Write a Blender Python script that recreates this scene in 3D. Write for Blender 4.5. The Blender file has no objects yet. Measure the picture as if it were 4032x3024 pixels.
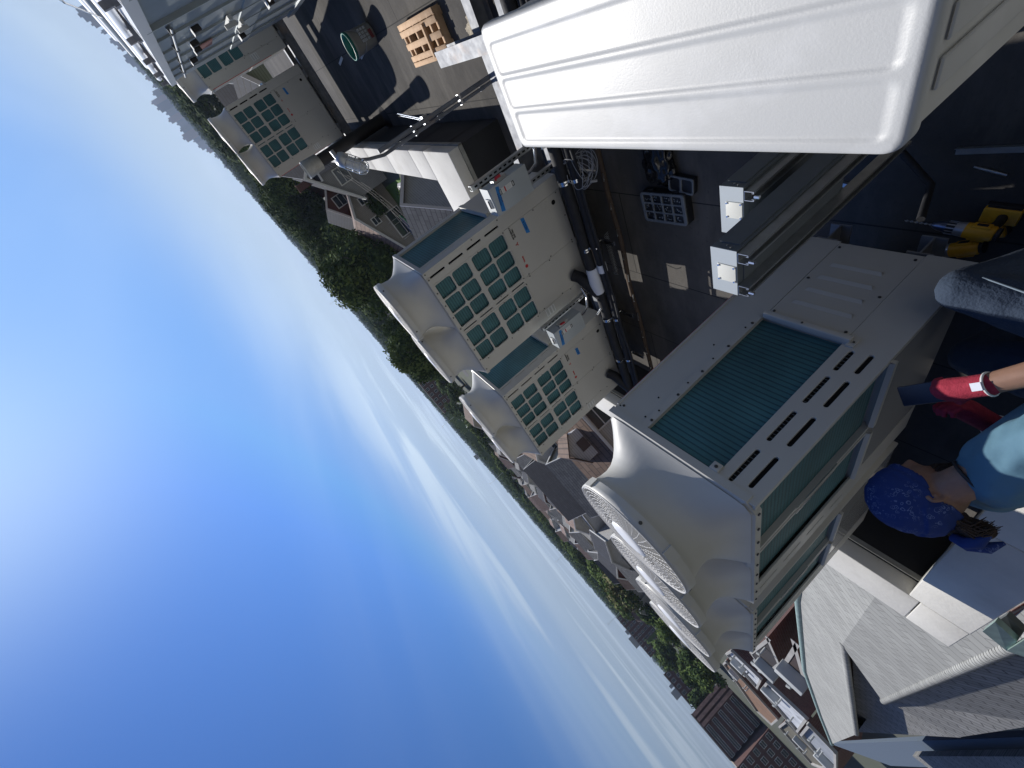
import bpy, bmesh, math, random
from mathutils import Vector, Matrix, noise
C = bpy.data.collections.new('scene_objects') if False else bpy.context.scene.collection
R = math.radians
random.seed(7)
sc = bpy.context.scene
# ---------------------------------------------------------------- camera (world origin = camera, z up; roof deck at z = -2.62)
F = 1611.86
RW = ((-0.542324, 0.389362, -0.744501), (-0.429842, 0.632794, 0.644056), (0.721886, 0.669305, -0.175815))
cam = bpy.data.cameras.new('camera'); camo = bpy.data.objects.new('camera', cam); C.objects.link(camo)
cam.sensor_width = 36; cam.lens = 36*F/4032; cam.clip_start = 0.02; cam.clip_end = 20000
m = Matrix.Identity(4)
for i in range(3):
    m[i][0] = RW[0][i]; m[i][1] = -RW[1][i]; m[i][2] = -RW[2][i]
camo.matrix_world = m
sc.camera = camo
FL = -2.62      # roof deck
G = -12.5       # street level
def ray(u, v):
    a = ((u-2016)/F, (v-1512)/F, 1.0)
    return Vector([sum(RW[k][i]*a[k] for k in range(3)) for i in range(3)])
def hz(u, v, z):
    d = ray(u, v); t = z/d.z; return Vector((d.x*t, d.y*t, z))
def pol(az, dist, z=0):
    return Vector((dist*math.cos(R(az)), dist*math.sin(R(az)), z))
# ---------------------------------------------------------------- world, sun, exposure
SUN_AZ, SUN_EL = 8.0, 38.0
w = bpy.data.worlds.new('World'); sc.world = w; w.use_nodes = True
nt = w.node_tree; nt.nodes.clear()
def N(t, **k):
    n = nt.nodes.new(t)
    for a, b in k.items(): setattr(n, a, b)
    return n
out = N('ShaderNodeOutputWorld'); bg = N('ShaderNodeBackground'); bg.inputs[1].default_value = 0.062
sky = N('ShaderNodeTexSky', sky_type='NISHITA', sun_disc=False)
sky.sun_elevation = R(SUN_EL); sky.sun_rotation = R(90-SUN_AZ); sky.air_density = 1.0; sky.dust_density = 0.15; sky.ozone_density = 3.0
tc = N('ShaderNodeTexCoord')
sep = N('ShaderNodeSeparateXYZ'); nt.links.new(tc.outputs['Generated'], sep.inputs[0])
def math_(op, a, b=None, c=None):
    n = N('ShaderNodeMath', operation=op)
    for i, x in enumerate((a, b, c)):
        if x is None: continue
        if isinstance(x, (int, float)): n.inputs[i].default_value = x
        else: nt.links.new(x, n.inputs[i])
    return n.outputs[0]
# cloud layer: project the view direction on a horizontal sheet high above
zc = math_('ADD', math_('MAXIMUM', sep.outputs[2], 0.0), 0.06)
cu = math_('DIVIDE', sep.outputs[0], zc); cv = math_('DIVIDE', sep.outputs[1], zc)
comb = N('ShaderNodeCombineXYZ'); nt.links.new(cu, comb.inputs[0]); nt.links.new(cv, comb.inputs[1])
def layer(rot, sx, sy, scale, detail, lo, hi, dist=0.0, seed=0.0):
    mp = N('ShaderNodeMapping'); mp.inputs['Rotation'].default_value = (0, 0, R(rot)); mp.inputs['Scale'].default_value = (sx, sy, 1)
    mp.inputs['Location'].default_value = (seed, seed*0.7, 0)
    nt.links.new(comb.outputs[0], mp.inputs[0])
    n = N('ShaderNodeTexNoise'); n.inputs['Scale'].default_value = scale; n.inputs['Detail'].default_value = detail
    n.inputs['Distortion'].default_value = dist; nt.links.new(mp.outputs[0], n.inputs[0])
    r = N('ShaderNodeMapRange', interpolation_type='SMOOTHSTEP'); nt.links.new(n.outputs[0], r.inputs[0])
    r.inputs[1].default_value = lo; r.inputs[2].default_value = hi
    return r.outputs[0]
cir = layer(15, 0.10, 0.55, 1.1, 4, 0.36, 0.80, 0.4, 3.0)          # thin cirrus streaks
cir2 = layer(12, 0.22, 0.9, 1.0, 9, 0.50, 0.64, 0.5, 11.0)         # brighter patches
# patches only low in the sky, left of the view
low = N('ShaderNodeMapRange', interpolation_type='SMOOTHSTEP'); nt.links.new(sep.outputs[2], low.inputs[0])
low.inputs[1].default_value = 0.22; low.inputs[2].default_value = 0.06
azm = math_('ARCTAN2', sep.outputs[1], sep.outputs[0])
azr = N('ShaderNodeMapRange', interpolation_type='SMOOTHSTEP'); nt.links.new(azm, azr.inputs[0])
azr.inputs[1].default_value = R(18); azr.inputs[2].default_value = R(40)
patch = math_('MULTIPLY', math_('MULTIPLY', cir2, low.outputs[0]), azr.outputs[0])
mid = N('ShaderNodeMapRange', interpolation_type='SMOOTHSTEP'); nt.links.new(sep.outputs[2], mid.inputs[0])
mid.inputs[1].default_value = 0.62; mid.inputs[2].default_value = 0.12
amt = math_('MINIMUM', math_('ADD', math_('MULTIPLY', math_('MULTIPLY', cir, mid.outputs[0]), 0.30), math_('MULTIPLY', patch, 0.85)), 0.9)
tint = N('ShaderNodeMix', data_type='RGBA', blend_type='MULTIPLY'); tint.inputs[0].default_value = 1.0
nt.links.new(sky.outputs[0], tint.inputs[6]); tint.inputs[7].default_value = (0.74, 1.12, 1.72, 1)
clampn = N('ShaderNodeMix', data_type='RGBA', blend_type='DARKEN'); clampn.inputs[0].default_value = 1.0; nt.links.new(tint.outputs[2], clampn.inputs[6]); clampn.inputs[7].default_value = (2.5, 5.4, 11.4, 1)
hzr = N('ShaderNodeMapRange', interpolation_type='SMOOTHERSTEP'); nt.links.new(sep.outputs[2], hzr.inputs[0]); hzr.inputs[1].default_value = 0.30; hzr.inputs[2].default_value = -0.04; hzr.inputs[4].default_value = 0.92
hmx = N('ShaderNodeMix', data_type='RGBA'); nt.links.new(hzr.outputs[0], hmx.inputs[0]); nt.links.new(clampn.outputs[2], hmx.inputs[6]); hmx.inputs[7].default_value = (7.6, 9.3, 11.0, 1)
mx = N('ShaderNodeMix', data_type='RGBA'); nt.links.new(amt, mx.inputs[0]); nt.links.new(hmx.outputs[2], mx.inputs[6])
mx.inputs[7].default_value = (9.5, 11.5, 13.8, 1)
dotn = N('ShaderNodeVectorMath', operation='DOT_PRODUCT'); nt.links.new(tc.outputs['Generated'], dotn.inputs[0])
dotn.inputs[1].default_value = (math.cos(R(SUN_AZ))*math.cos(R(SUN_EL)), math.sin(R(SUN_AZ))*math.cos(R(SUN_EL)), math.sin(R(SUN_EL)))
glow = math_('ADD', math_('MULTIPLY', math_('POWER', math_('MULTIPLY', math_('ADD', dotn.outputs['Value'], 1.0), 0.5), 1.8), 1.34), 0.10)
fin = N('ShaderNodeVectorMath', operation='SCALE'); nt.links.new(mx.outputs[2], fin.inputs[0]); nt.links.new(glow, fin.inputs['Scale'])
aur = N('ShaderNodeMix', data_type='RGBA'); nt.links.new(math_('MULTIPLY', math_('POWER', math_('MAXIMUM', dotn.outputs['Value'], 0.0), 36.0), 0.55), aur.inputs[0]); nt.links.new(fin.outputs[0], aur.inputs[6]); aur.inputs[7].default_value = (11.5, 14.5, 17.0, 1)
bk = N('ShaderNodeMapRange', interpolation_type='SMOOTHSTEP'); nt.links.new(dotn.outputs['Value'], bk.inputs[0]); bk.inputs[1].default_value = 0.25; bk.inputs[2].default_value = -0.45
back = N('ShaderNodeMix', data_type='RGBA'); nt.links.new(bk.outputs[0], back.inputs[0]); nt.links.new(aur.outputs[2], back.inputs[6]); back.inputs[7].default_value = (4.7, 4.6, 4.4, 1)   # neutral fill brightness added to the unseen sky opposite the sun
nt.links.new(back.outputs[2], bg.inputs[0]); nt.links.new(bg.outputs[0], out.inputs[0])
sun = bpy.data.lights.new('sun', 'SUN'); sun.energy = 4.9; sun.angle = R(0.5); sun.color = (1, 0.955, 0.89)
suno = bpy.data.objects.new('sun', sun); C.objects.link(suno)
sd = Vector((math.cos(R(SUN_AZ))*math.cos(R(SUN_EL)), math.sin(R(SUN_AZ))*math.cos(R(SUN_EL)), math.sin(R(SUN_EL))))
suno.rotation_euler = sd.to_track_quat('Z', 'Y').to_euler()
sc.view_settings.view_transform = 'Standard'; sc.view_settings.look = 'None'
sc.view_settings.exposure = 0.0; sc.view_settings.gamma = 1.0
sc.render.engine = 'CYCLES'
try:
    sc.cycles.max_bounces = 6; sc.cycles.volume_bounces = 0; sc.cycles.use_denoising = True
except Exception: pass
# ---------------------------------------------------------------- materials
MATS = {}
def mat(name, col, rough=0.6, metal=0.0, noise_amt=0.0, noise_scale=5.0, bump=0.0, bump_scale=60.0, col2=None, spec=0.5, alpha=None, trans=0.0, stain=None):
    """plain principled paint/metal with soft colour variation (dirt, wear) and a fine bump"""
    if name in MATS: return MATS[name]
    M = bpy.data.materials.new(name); M.use_nodes = True; t = M.node_tree; b = t.nodes['Principled BSDF']
    b.inputs['Base Color'].default_value = (*col, 1); b.inputs['Roughness'].default_value = rough; b.inputs['Metallic'].default_value = metal
    b.inputs['Specular IOR Level'].default_value = spec
    if trans: b.inputs['Transmission Weight'].default_value = trans
    if noise_amt or col2:
        o = t.nodes.new('ShaderNodeTexCoord'); n = t.nodes.new('ShaderNodeTexNoise'); n.inputs['Scale'].default_value = noise_scale; n.inputs['Detail'].default_value = 6
        n.inputs['Roughness'].default_value = 0.62
        t.links.new(o.outputs['Object'], n.inputs[0])
        r = t.nodes.new('ShaderNodeMapRange'); t.links.new(n.outputs[0], r.inputs[0]); r.inputs[1].default_value = 0.3; r.inputs[2].default_value = 0.7
        x = t.nodes.new('ShaderNodeMix'); x.data_type = 'RGBA'; t.links.new(r.outputs[0], x.inputs[0])
        c2 = col2 or tuple(c*(1-noise_amt) for c in col)
        c1 = col if col2 else tuple(min(1, c*(1+noise_amt*0.6)) for c in col)
        x.inputs[6].default_value = (*c1, 1); x.inputs[7].default_value = (*c2, 1)
        last = x.outputs[2]
        if stain:
            n3 = t.nodes.new('ShaderNodeTexNoise'); n3.inputs['Scale'].default_value = stain[0]; n3.inputs['Detail'].default_value = 8; t.links.new(o.outputs['Object'], n3.inputs[0])
            r3 = t.nodes.new('ShaderNodeMapRange'); t.links.new(n3.outputs[0], r3.inputs[0]); r3.inputs[1].default_value = 0.55; r3.inputs[2].default_value = 0.68; r3.inputs[4].default_value = stain[2]
            x3 = t.nodes.new('ShaderNodeMix'); x3.data_type = 'RGBA'; t.links.new(r3.outputs[0], x3.inputs[0]); t.links.new(last, x3.inputs[6]); x3.inputs[7].default_value = (*stain[1], 1); last = x3.outputs[2]
        t.links.new(last, b.inputs['Base Color'])
        rr = t.nodes.new('ShaderNodeMapRange'); t.links.new(n.outputs[0], rr.inputs[0]); rr.inputs[3].default_value = max(0.05, rough-0.08); rr.inputs[4].default_value = min(1, rough+0.1)
        t.links.new(rr.outputs[0], b.inputs['Roughness'])
    if bump:
        o = t.nodes.new('ShaderNodeTexCoord'); n = t.nodes.new('ShaderNodeTexNoise'); n.inputs['Scale'].default_value = bump_scale; n.inputs['Detail'].default_value = 3
        t.links.new(o.outputs['Object'], n.inputs[0]); bp = t.nodes.new('ShaderNodeBump'); bp.inputs['Strength'].default_value = bump; bp.inputs['Distance'].default_value = 0.01
        t.links.new(n.outputs[0], bp.inputs['Height']); t.links.new(bp.outputs[0], b.inputs['Normal'])
    MATS[name] = M
    return M
def brickmat(name, c1, c2, mortar, scale, bw, bh, rough=0.85, msize=0.02, axes='XY', bump=0.4, noise_mix=0.35, rot=0.0):
    """courses of shingles, brick, siding or fins, mapped on two object axes"""
    if name in MATS: return MATS[name]
    M = bpy.data.materials.new(name); M.use_nodes = True; t = M.node_tree; b = t.nodes['Principled BSDF']; b.inputs['Roughness'].default_value = rough
    b.inputs['Specular IOR Level'].default_value = 0.25
    o = t.nodes.new('ShaderNodeTexCoord'); s = t.nodes.new('ShaderNodeSeparateXYZ'); t.links.new(o.outputs['Object'], s.inputs[0])
    c = t.nodes.new('ShaderNodeCombineXYZ')
    if axes == 'HZ':      # horizontal distance (x+y) against height, for upright walls of any heading
        a = t.nodes.new('ShaderNodeMath'); a.operation = 'ADD'; t.links.new(s.outputs[0], a.inputs[0]); t.links.new(s.outputs[1], a.inputs[1])
        t.links.new(a.outputs[0], c.inputs[0]); t.links.new(s.outputs[2], c.inputs[1])
    else:
        t.links.new(s.outputs['XYZ'.index(axes[0])], c.inputs[0]); t.links.new(s.outputs['XYZ'.index(axes[1])], c.inputs[1])
    mp = t.nodes.new('ShaderNodeMapping'); mp.inputs['Rotation'].default_value = (0, 0, rot); t.links.new(c.outputs[0], mp.inputs[0])
    k = t.nodes.new('ShaderNodeTexBrick'); k.inputs['Scale'].default_value = scale; k.inputs['Brick Width'].default_value = bw; k.inputs['Row Height'].default_value = bh
    k.inputs['Mortar Size'].default_value = msize; k.inputs['Color1'].default_value = (*c1, 1); k.inputs['Color2'].default_value = (*c2, 1); k.inputs['Mortar'].default_value = (*mortar, 1)
    t.links.new(mp.outputs[0], k.inputs[0])
    n = t.nodes.new('ShaderNodeTexNoise'); n.inputs['Scale'].default_value = 1.3; n.inputs['Detail'].default_value = 6; t.links.new(o.outputs['Object'], n.inputs[0])
    x = t.nodes.new('ShaderNodeMix'); x.data_type = 'RGBA'; x.blend_type = 'MULTIPLY'; x.inputs[0].default_value = noise_mix
    r = t.nodes.new('ShaderNodeMapRange'); t.links.new(n.outputs[0], r.inputs[0]); r.inputs[1].default_value = 0.3; r.inputs[2].default_value = 0.7; r.inputs[3].default_value = 0.55; r.inputs[4].default_value = 1.25
    t.links.new(k.outputs[0], x.inputs[6]); t.links.new(r.outputs[0], x.inputs[7]); t.links.new(x.outputs[2], b.inputs['Base Color'])
    bp = t.nodes.new('ShaderNodeBump'); bp.inputs['Strength'].default_value = bump; bp.inputs['Distance'].default_value = 0.01; bp.invert = True
    t.links.new(k.outputs[1], bp.inputs['Height']); t.links.new(bp.outputs[0], b.inputs['Normal'])
    MATS[name] = M
    return M
beige = mat('beige_cabinet_paint', (0.50, 0.49, 0.45), 0.42, noise_amt=0.05, noise_scale=2.0, bump=0.04, bump_scale=300)
beige_shroud = mat('beige_plastic_shroud', (0.55, 0.54, 0.50), 0.45, noise_amt=0.04, bump=0.05, bump_scale=350)
whitecab = mat('white_cabinet_paint', (0.49, 0.49, 0.465), 0.45, noise_amt=0.04, noise_scale=3, bump=0.05, bump_scale=260, stain=(6.0, (0.60, 0.60, 0.58), 0.6))
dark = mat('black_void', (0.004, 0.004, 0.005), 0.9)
screwm = mat('screw_steel', (0.10, 0.10, 0.10), 0.4, 0.8)
steel = mat('zinc_strut_steel', (0.50, 0.52, 0.53), 0.36, 0.85, noise_amt=0.15, noise_scale=20)
galv = mat('galvanised_steel', (0.26, 0.275, 0.30), 0.6, 0.2, noise_amt=0.3, noise_scale=9, col2=(0.14, 0.15, 0.175), stain=(3.5, (0.42, 0.28, 0.18), 0.35))
ductgrey = mat('grey_duct_paint', (0.32, 0.36, 0.37), 0.42, 0.25, noise_amt=0.14, noise_scale=1.5)
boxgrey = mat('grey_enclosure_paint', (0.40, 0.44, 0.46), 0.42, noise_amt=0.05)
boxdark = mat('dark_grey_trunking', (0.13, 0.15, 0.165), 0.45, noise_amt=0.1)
plate = mat('ivory_cover_plate', (0.62, 0.62, 0.56), 0.5)
blacki = mat('black_pipe_insulation', (0.012, 0.013, 0.017), 0.75, noise_amt=0.3, noise_scale=12, bump=0.3, bump_scale=40)
whitetape = mat('white_pipe_wrap', (0.62, 0.65, 0.72), 0.6, noise_amt=0.08)
bluetape = mat('blue_masking_tape', (0.02, 0.19, 0.52), 0.7, noise_amt=0.1, noise_scale=15)
redm = mat('red_plastic', (0.42, 0.02, 0.02), 0.5)
redink = mat('red_ink', (0.48, 0.03, 0.03), 0.6)
blackink = mat('black_ink', (0.02, 0.02, 0.02), 0.6)
bluink = mat('blue_pen_ink', (0.005, 0.03, 0.14), 0.6)
paper = mat('white_sticker', (0.66, 0.67, 0.66), 0.6)
papergrey = mat('grey_sticker', (0.46, 0.47, 0.45), 0.6)
rust = mat('rusty_beam', (0.08, 0.055, 0.035), 0.85, noise_amt=0.5, noise_scale=12, col2=(0.05, 0.035, 0.03), bump=0.4, bump_scale=40)
lime = mat('limestone_coping', (0.60, 0.585, 0.54), 0.85, noise_amt=0.12, noise_scale=1.6, bump=0.25, bump_scale=30, stain=(2.2, (0.40, 0.38, 0.33), 0.45))
limeside = mat('stained_flashing', (0.27, 0.27, 0.245), 0.8, noise_amt=0.35, noise_scale=5, bump=0.2, bump_scale=25)
epdm = mat('black_roof_membrane', (0.020, 0.021, 0.024), 0.8, noise_amt=0.3, noise_scale=1.2, bump=0.15, bump_scale=18)
copper = mat('verdigris_copper', (0.32, 0.43, 0.39), 0.6, 0.15, noise_amt=0.25, noise_scale=5, col2=(0.20, 0.27, 0.25))
wood = mat('pale_pallet_timber', (0.62, 0.42, 0.26), 0.8, noise_amt=0.22, noise_scale=9, col2=(0.48, 0.31, 0.18), bump=0.2, bump_scale=50)
chrome = mat('bright_steel', (0.72, 0.73, 0.74), 0.22, 1.0)
vent_black = mat('black_vent_pipe', (0.022, 0.02, 0.019), 0.6, noise_amt=0.3, noise_scale=6)
glassm = mat('dark_window_glass', (0.03, 0.04, 0.05), 0.12, spec=0.8)
lampglass = mat('clear_jar_glass', (0.9, 0.92, 0.92), 0.05, trans=0.9)
# coil fins: horizontal tube rows with fine upright fins
def coilmat():
    M = bpy.data.materials.new('teal_coil_fins'); M.use_nodes = True; t = M.node_tree; b = t.nodes['Principled BSDF']; b.inputs['Roughness'].default_value = 0.5; b.inputs['Metallic'].default_value = 0.25
    o = t.nodes.new('ShaderNodeTexCoord'); s = t.nodes.new('ShaderNodeSeparateXYZ'); t.links.new(o.outputs['Object'], s.inputs[0])
    def mt(op, a, bb):
        n = t.nodes.new('ShaderNodeMath'); n.operation = op
        for i, q in enumerate((a, bb)):
            if isinstance(q, (int, float)): n.inputs[i].default_value = q
            elif q is not None: t.links.new(q, n.inputs[i])
        return n.outputs[0]
    ph = mt('FRACT', mt('MULTIPLY', s.outputs[2], 40.0), None)
    row = mt('POWER', mt('ABSOLUTE', mt('SUBTRACT', mt('MULTIPLY', ph, 2.0), 1.0), None), 5.0)
    fin = mt('FRACT', mt('MULTIPLY', mt('ADD', s.outputs[0], s.outputs[1]), 260.0), None)
    n = t.nodes.new('ShaderNodeTexNoise'); n.inputs['Scale'].default_value = 3.0; n.inputs['Detail'].default_value = 5; t.links.new(o.outputs['Object'], n.inputs[0])
    x = t.nodes.new('ShaderNodeMix'); x.data_type = 'RGBA'; t.links.new(row, x.inputs[0]); x.inputs[6].default_value = (0.050, 0.150, 0.170, 1); x.inputs[7].default_value = (0.012, 0.034, 0.045, 1)
    x2 = t.nodes.new('ShaderNodeMix'); x2.data_type = 'RGBA'; x2.blend_type = 'MULTIPLY'; x2.inputs[0].default_value = 0.8
    rr = t.nodes.new('ShaderNodeMapRange'); t.links.new(n.outputs[0], rr.inputs[0]); rr.inputs[1].default_value = 0.3; rr.inputs[2].default_value = 0.75; rr.inputs[3].default_value = 0.7; rr.inputs[4].default_value = 1.5
    t.links.new(x.outputs[2], x2.inputs[6]); t.links.new(rr.outputs[0], x2.inputs[7]); t.links.new(x2.outputs[2], b.inputs['Base Color'])
    bp = t.nodes.new('ShaderNodeBump'); bp.inputs['Strength'].default_value = 0.5; bp.inputs['Distance'].default_value = 0.004; bp.invert = True
    t.links.new(mt('ADD', row, mt('MULTIPLY', fin, 0.25)), bp.inputs['Height']); t.links.new(bp.outputs[0], b.inputs['Normal'])
    return M
coil = coilmat()
# ---------------------------------------------------------------- mesh helpers
class MB:
    def __init__(s): s.v = []; s.f = []; s.m = []; s.sm = []
    def add(s, vs, fs, mi=0, smooth=False):
        o = len(s.v); s.v += [tuple(v) for v in vs]
        for f in fs: s.f.append(tuple(i+o for i in f)); s.m.append(mi); s.sm.append(smooth)
        return s
    def box(s, x0, x1, y0, y1, z0, z1, mi=0, M=None):
        vs = [Vector(p) for p in ((x0,y0,z0),(x1,y0,z0),(x1,y1,z0),(x0,y1,z0),(x0,y0,z1),(x1,y0,z1),(x1,y1,z1),(x0,y1,z1))]
        if M: vs = [M @ v for v in vs]
        return s.add(vs, [(3,2,1,0),(4,5,6,7),(0,1,5,4),(1,2,6,5),(2,3,7,6),(3,0,4,7)], mi)
    def bbox(s, x0, x1, y0, y1, z0, z1, b=0.01, mi=0, M=None, seg=3):
        """box with rounded upright and top edges"""
        bm = bmesh.new(); bmesh.ops.create_cube(bm, size=1)
        for v in bm.verts: v.co = Vector(((x0+x1)/2+v.co.x*(x1-x0), (y0+y1)/2+v.co.y*(y1-y0), (z0+z1)/2+v.co.z*(z1-z0)))
        bmesh.ops.bevel(bm, geom=list(bm.edges), offset=b, segments=seg, profile=0.5, affect='EDGES')
        vs = [(M @ v.co if M else v.co.copy()) for v in bm.verts]; bm.verts.ensure_lookup_table()
        fs = [tuple(v.index for v in f.verts) for f in bm.faces]; bm.free()
        return s.add(vs, fs, mi, True)
    def tube(s, pts, r, n=10, mi=0, caps=True, radii=None, smooth=True):
        pts = [Vector(p) for p in pts]; vs = []; fs = []
        prev = None
        for i, p in enumerate(pts):
            t = (pts[min(i+1, len(pts)-1)]-pts[max(i-1, 0)]).normalized()
            a = prev if prev is not None else (Vector((0,0,1)) if abs(t.z) < 0.9 else Vector((1,0,0)))
            a = (a - t*a.dot(t)).normalized(); prev = a; b = t.cross(a)
            rr = radii[i] if radii else r
            for k in range(n):
                an = 2*math.pi*k/n; vs.append(p + a*math.cos(an)*rr + b*math.sin(an)*rr)
        for i in range(len(pts)-1):
            for k in range(n):
                fs.append((i*n+k, i*n+(k+1)%n, (i+1)*n+(k+1)%n, (i+1)*n+k))
        s.add(vs, fs, mi, smooth)
        if caps:
            o = len(vs); s.add(vs[:n], [tuple(reversed(range(n)))], mi); s.add(vs[-n:], [tuple(range(n))], mi)
        return s
    def lathe(s, prof, cx, cy, n=32, mi=0, smooth=True):
        vs = []; fs = []
        for r, z in prof:
            for k in range(n):
                a = 2*math.pi*k/n; vs.append((cx+r*math.cos(a), cy+r*math.sin(a), z))
        for i in range(len(prof)-1):
            for k in range(n): fs.append((i*n+k, i*n+(k+1)%n, (i+1)*n+(k+1)%n, (i+1)*n+k))
        return s.add(vs, fs, mi, smooth)
    def disc(s, c, nrm, r, h=0.004, n=10, mi=0):
        c = Vector(c); nrm = Vector(nrm).normalized()
        return s.tube([c, c+nrm*h], r, n, mi, smooth=False)
    def prism(s, poly, d, mi=0):
        """polygon of 3D points pushed along vector d"""
        n = len(poly); p = [Vector(q) for q in poly]; d = Vector(d)
        vs = p + [q+d for q in p]
        return s.add(vs, [tuple(reversed(range(n))), tuple(range(n, 2*n))] + [(i, (i+1) % n, n+(i+1) % n, n+i) for i in range(n)], mi)
    def quad(s, a, b, c, d, mi=0): return s.add([a, b, c, d], [(0,1,2,3)], mi)
    def build(s, name, mats, parent=None, M=None):
        me = bpy.data.meshes.new(name); me.from_pydata([tuple(v) for v in s.v], [], s.f)
        if not isinstance(mats, (list, tuple)): mats = [mats]
        for q in mats: me.materials.append(q)
        me.polygons.foreach_set('material_index', s.m); me.polygons.foreach_set('use_smooth', s.sm)
        me.update()
        o = bpy.data.objects.new(name, me); C.objects.link(o)
        if parent is not None: o.parent = parent
        if M is not None: o.matrix_local = M
        return o
def tag(o, label=None, cat=None, group=None, kind=None):
    if label: o['label'] = label
    if cat: o['category'] = cat
    if group: o['group'] = group
    if kind: o['kind'] = kind
    return o
def thing(name, label, cat, loc=(0,0,0), rz=0.0, group=None):
    o = bpy.data.objects.new(name, None); C.objects.link(o); o.location = loc; o.rotation_euler = (0, 0, rz); o.empty_display_size = 0.1
    return tag(o, label, cat, group)
def copy_tree(o, parent=None):
    c = o.copy(); C.objects.link(c)
    if parent is not None: c.parent = parent
    for ch in [k for k in bpy.data.objects if k.parent == o]: copy_tree(ch, c)
    return c
def text_mesh(body, size, material, name, parent, M, extrude=0.0006, font_scale_x=1.0, bold=0.0):
    cu = bpy.data.curves.new('t', 'FONT'); cu.body = body; cu.size = size; cu.align_x = 'CENTER'; cu.align_y = 'CENTER'; cu.extrude = extrude; cu.offset = bold; cu.resolution_u = 2
    o = bpy.data.objects.new('t', cu); C.objects.link(o)
    dg = bpy.context.evaluated_depsgraph_get(); me = bpy.data.meshes.new_from_object(o.evaluated_get(dg))
    bpy.data.objects.remove(o); bpy.data.curves.remove(cu)
    me.name = name; me.materials.clear(); me.materials.append(material)
    q = bpy.data.objects.new(name, me); C.objects.link(q); q.parent = parent
    q.matrix_local = M @ Matrix.Diagonal((font_scale_x, 1, 1, 1))
    return q
def frameM(o, ux, uy):
    """matrix with local x along ux, local y along uy, origin o"""
    ux = Vector(ux).normalized(); uy = Vector(uy).normalized(); uz = ux.cross(uy)
    M = Matrix.Identity(4)
    for i in range(3): M[i][0] = ux[i]; M[i][1] = uy[i]; M[i][2] = uz[i]; M[i][3] = o[i]
    return M
# ---------------------------------------------------------------- plates with rounded cut-outs (grilles, slotted posts)
def rrect(x0, x1, y0, y1, r, n=5):
    r = min(r, (x1-x0)/2-1e-4, (y1-y0)/2-1e-4); pts = []
    for cx, cy, a0 in ((x1-r, y1-r, 0), (x0+r, y1-r, 90), (x0+r, y0+r, 180), (x1-r, y0+r, 270)):
        for k in range(n+1):
            a = R(a0+90*k/n); pts.append((cx+r*math.cos(a), cy+r*math.sin(a)))
    return pts
def cutplate(name, outer, holes, thick, material, parent, M, bev=0.0):
    cu = bpy.data.curves.new('c', 'CURVE'); cu.dimensions = '2D'; cu.fill_mode = 'BOTH'; cu.extrude = thick/2; cu.bevel_depth = bev; cu.bevel_resolution = 1
    for h in [outer]+holes:
        pts = rrect(*h)
        sp = cu.splines.new('POLY'); sp.points.add(len(pts)-1); sp.use_cyclic_u = True
        for p, q in zip(sp.points, pts): p.co = (q[0], q[1], 0, 1)
    o = bpy.data.objects.new('c', cu); C.objects.link(o)
    dg = bpy.context.evaluated_depsgraph_get(); me = bpy.data.meshes.new_from_object(o.evaluated_get(dg))
    bpy.data.objects.remove(o); bpy.data.curves.remove(cu)
    me.name = name; me.materials.clear(); me.materials.append(material)
    q = bpy.data.objects.new(name, me); C.objects.link(q); q.parent = parent; q.matrix_local = M
    return q
FW = frameM((0, 0, 0), (1, 0, 0), (0, 0, 1))              # wide face: plate x -> x, plate y -> z, plate +z -> -y (outwards)
def FS(W): return frameM((W, 0, 0), (0, 1, 0), (0, 0, 1)) # narrow face at x = W: plate x -> y, plate y -> z, +z -> +x
def screws(mb, pts, nrm, r=0.0065, mi=0):
    for p in pts: mb.disc(p, nrm, r, 0.004, 8, mi)
_fan = {}
def shroud_mb():
    b = MB(); n = 64; rings = []
    H = 0.325; hx, hy = 0.308, 0.362
    ts = [0, 0.01, 0.025, 0.045, 0.07, 0.10, 0.14, 0.2, 0.28, 0.37, 0.47, 0.58, 0.70, 0.80, 0.845, 0.85, 0.93, 1.0]
    for t in ts:
        e = 2 + 16*(1-t)**6
        k = (1-t)**4.2
        if t < 0.845: nk_ = 0.266+0.030*min(1, max(0, (t-0.30)/0.54))**1.6; a = nk_+(hx-0.266)*k; c = nk_+(hy-0.266)*k
        else: a = c = 0.309
        row = []
        for i in range(n):
            an = 2*math.pi*(i+0.5)/n; ca, sa = math.cos(an), math.sin(an)
            q = (abs(ca)/a)**e + (abs(sa)/c)**e
            r = q**(-1/e); row.append((r*ca, r*sa, t*H))
        rings.append(row)
    for rr, z in ((0.300, H), (0.292, H-0.008), (0.280, H-0.05), (0.272, H-0.20), (0.272, 0.0)):
        rings.append([(rr*math.cos(2*math.pi*(i+0.5)/n), rr*math.sin(2*math.pi*(i+0.5)/n), z) for i in range(n)])
    vs = [v for row in rings for v in row]; fs = []
    for j in range(len(rings)-1):
        for i in range(n): fs.append((j*n+i, j*n+(i+1) % n, (j+1)*n+(i+1) % n, (j+1)*n+i))
    b.add(vs, fs, 0, True)
    # moulded tabs on the ring
    for a in (40, 130, 220, 310):
        b.box(0.300, 0.316, -0.03, 0.03, H-0.052, H-0.004, 0, Matrix.Rotation(R(a), 4, 'Z'))
    for a in (70, 160, 250, 340):
        b.disc((0.3095*math.cos(R(a)), 0.3095*math.sin(R(a)), H-0.025), (math.cos(R(a)), math.sin(R(a)), 0), 0.008, 0.003, 10, 1)
    return b
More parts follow.
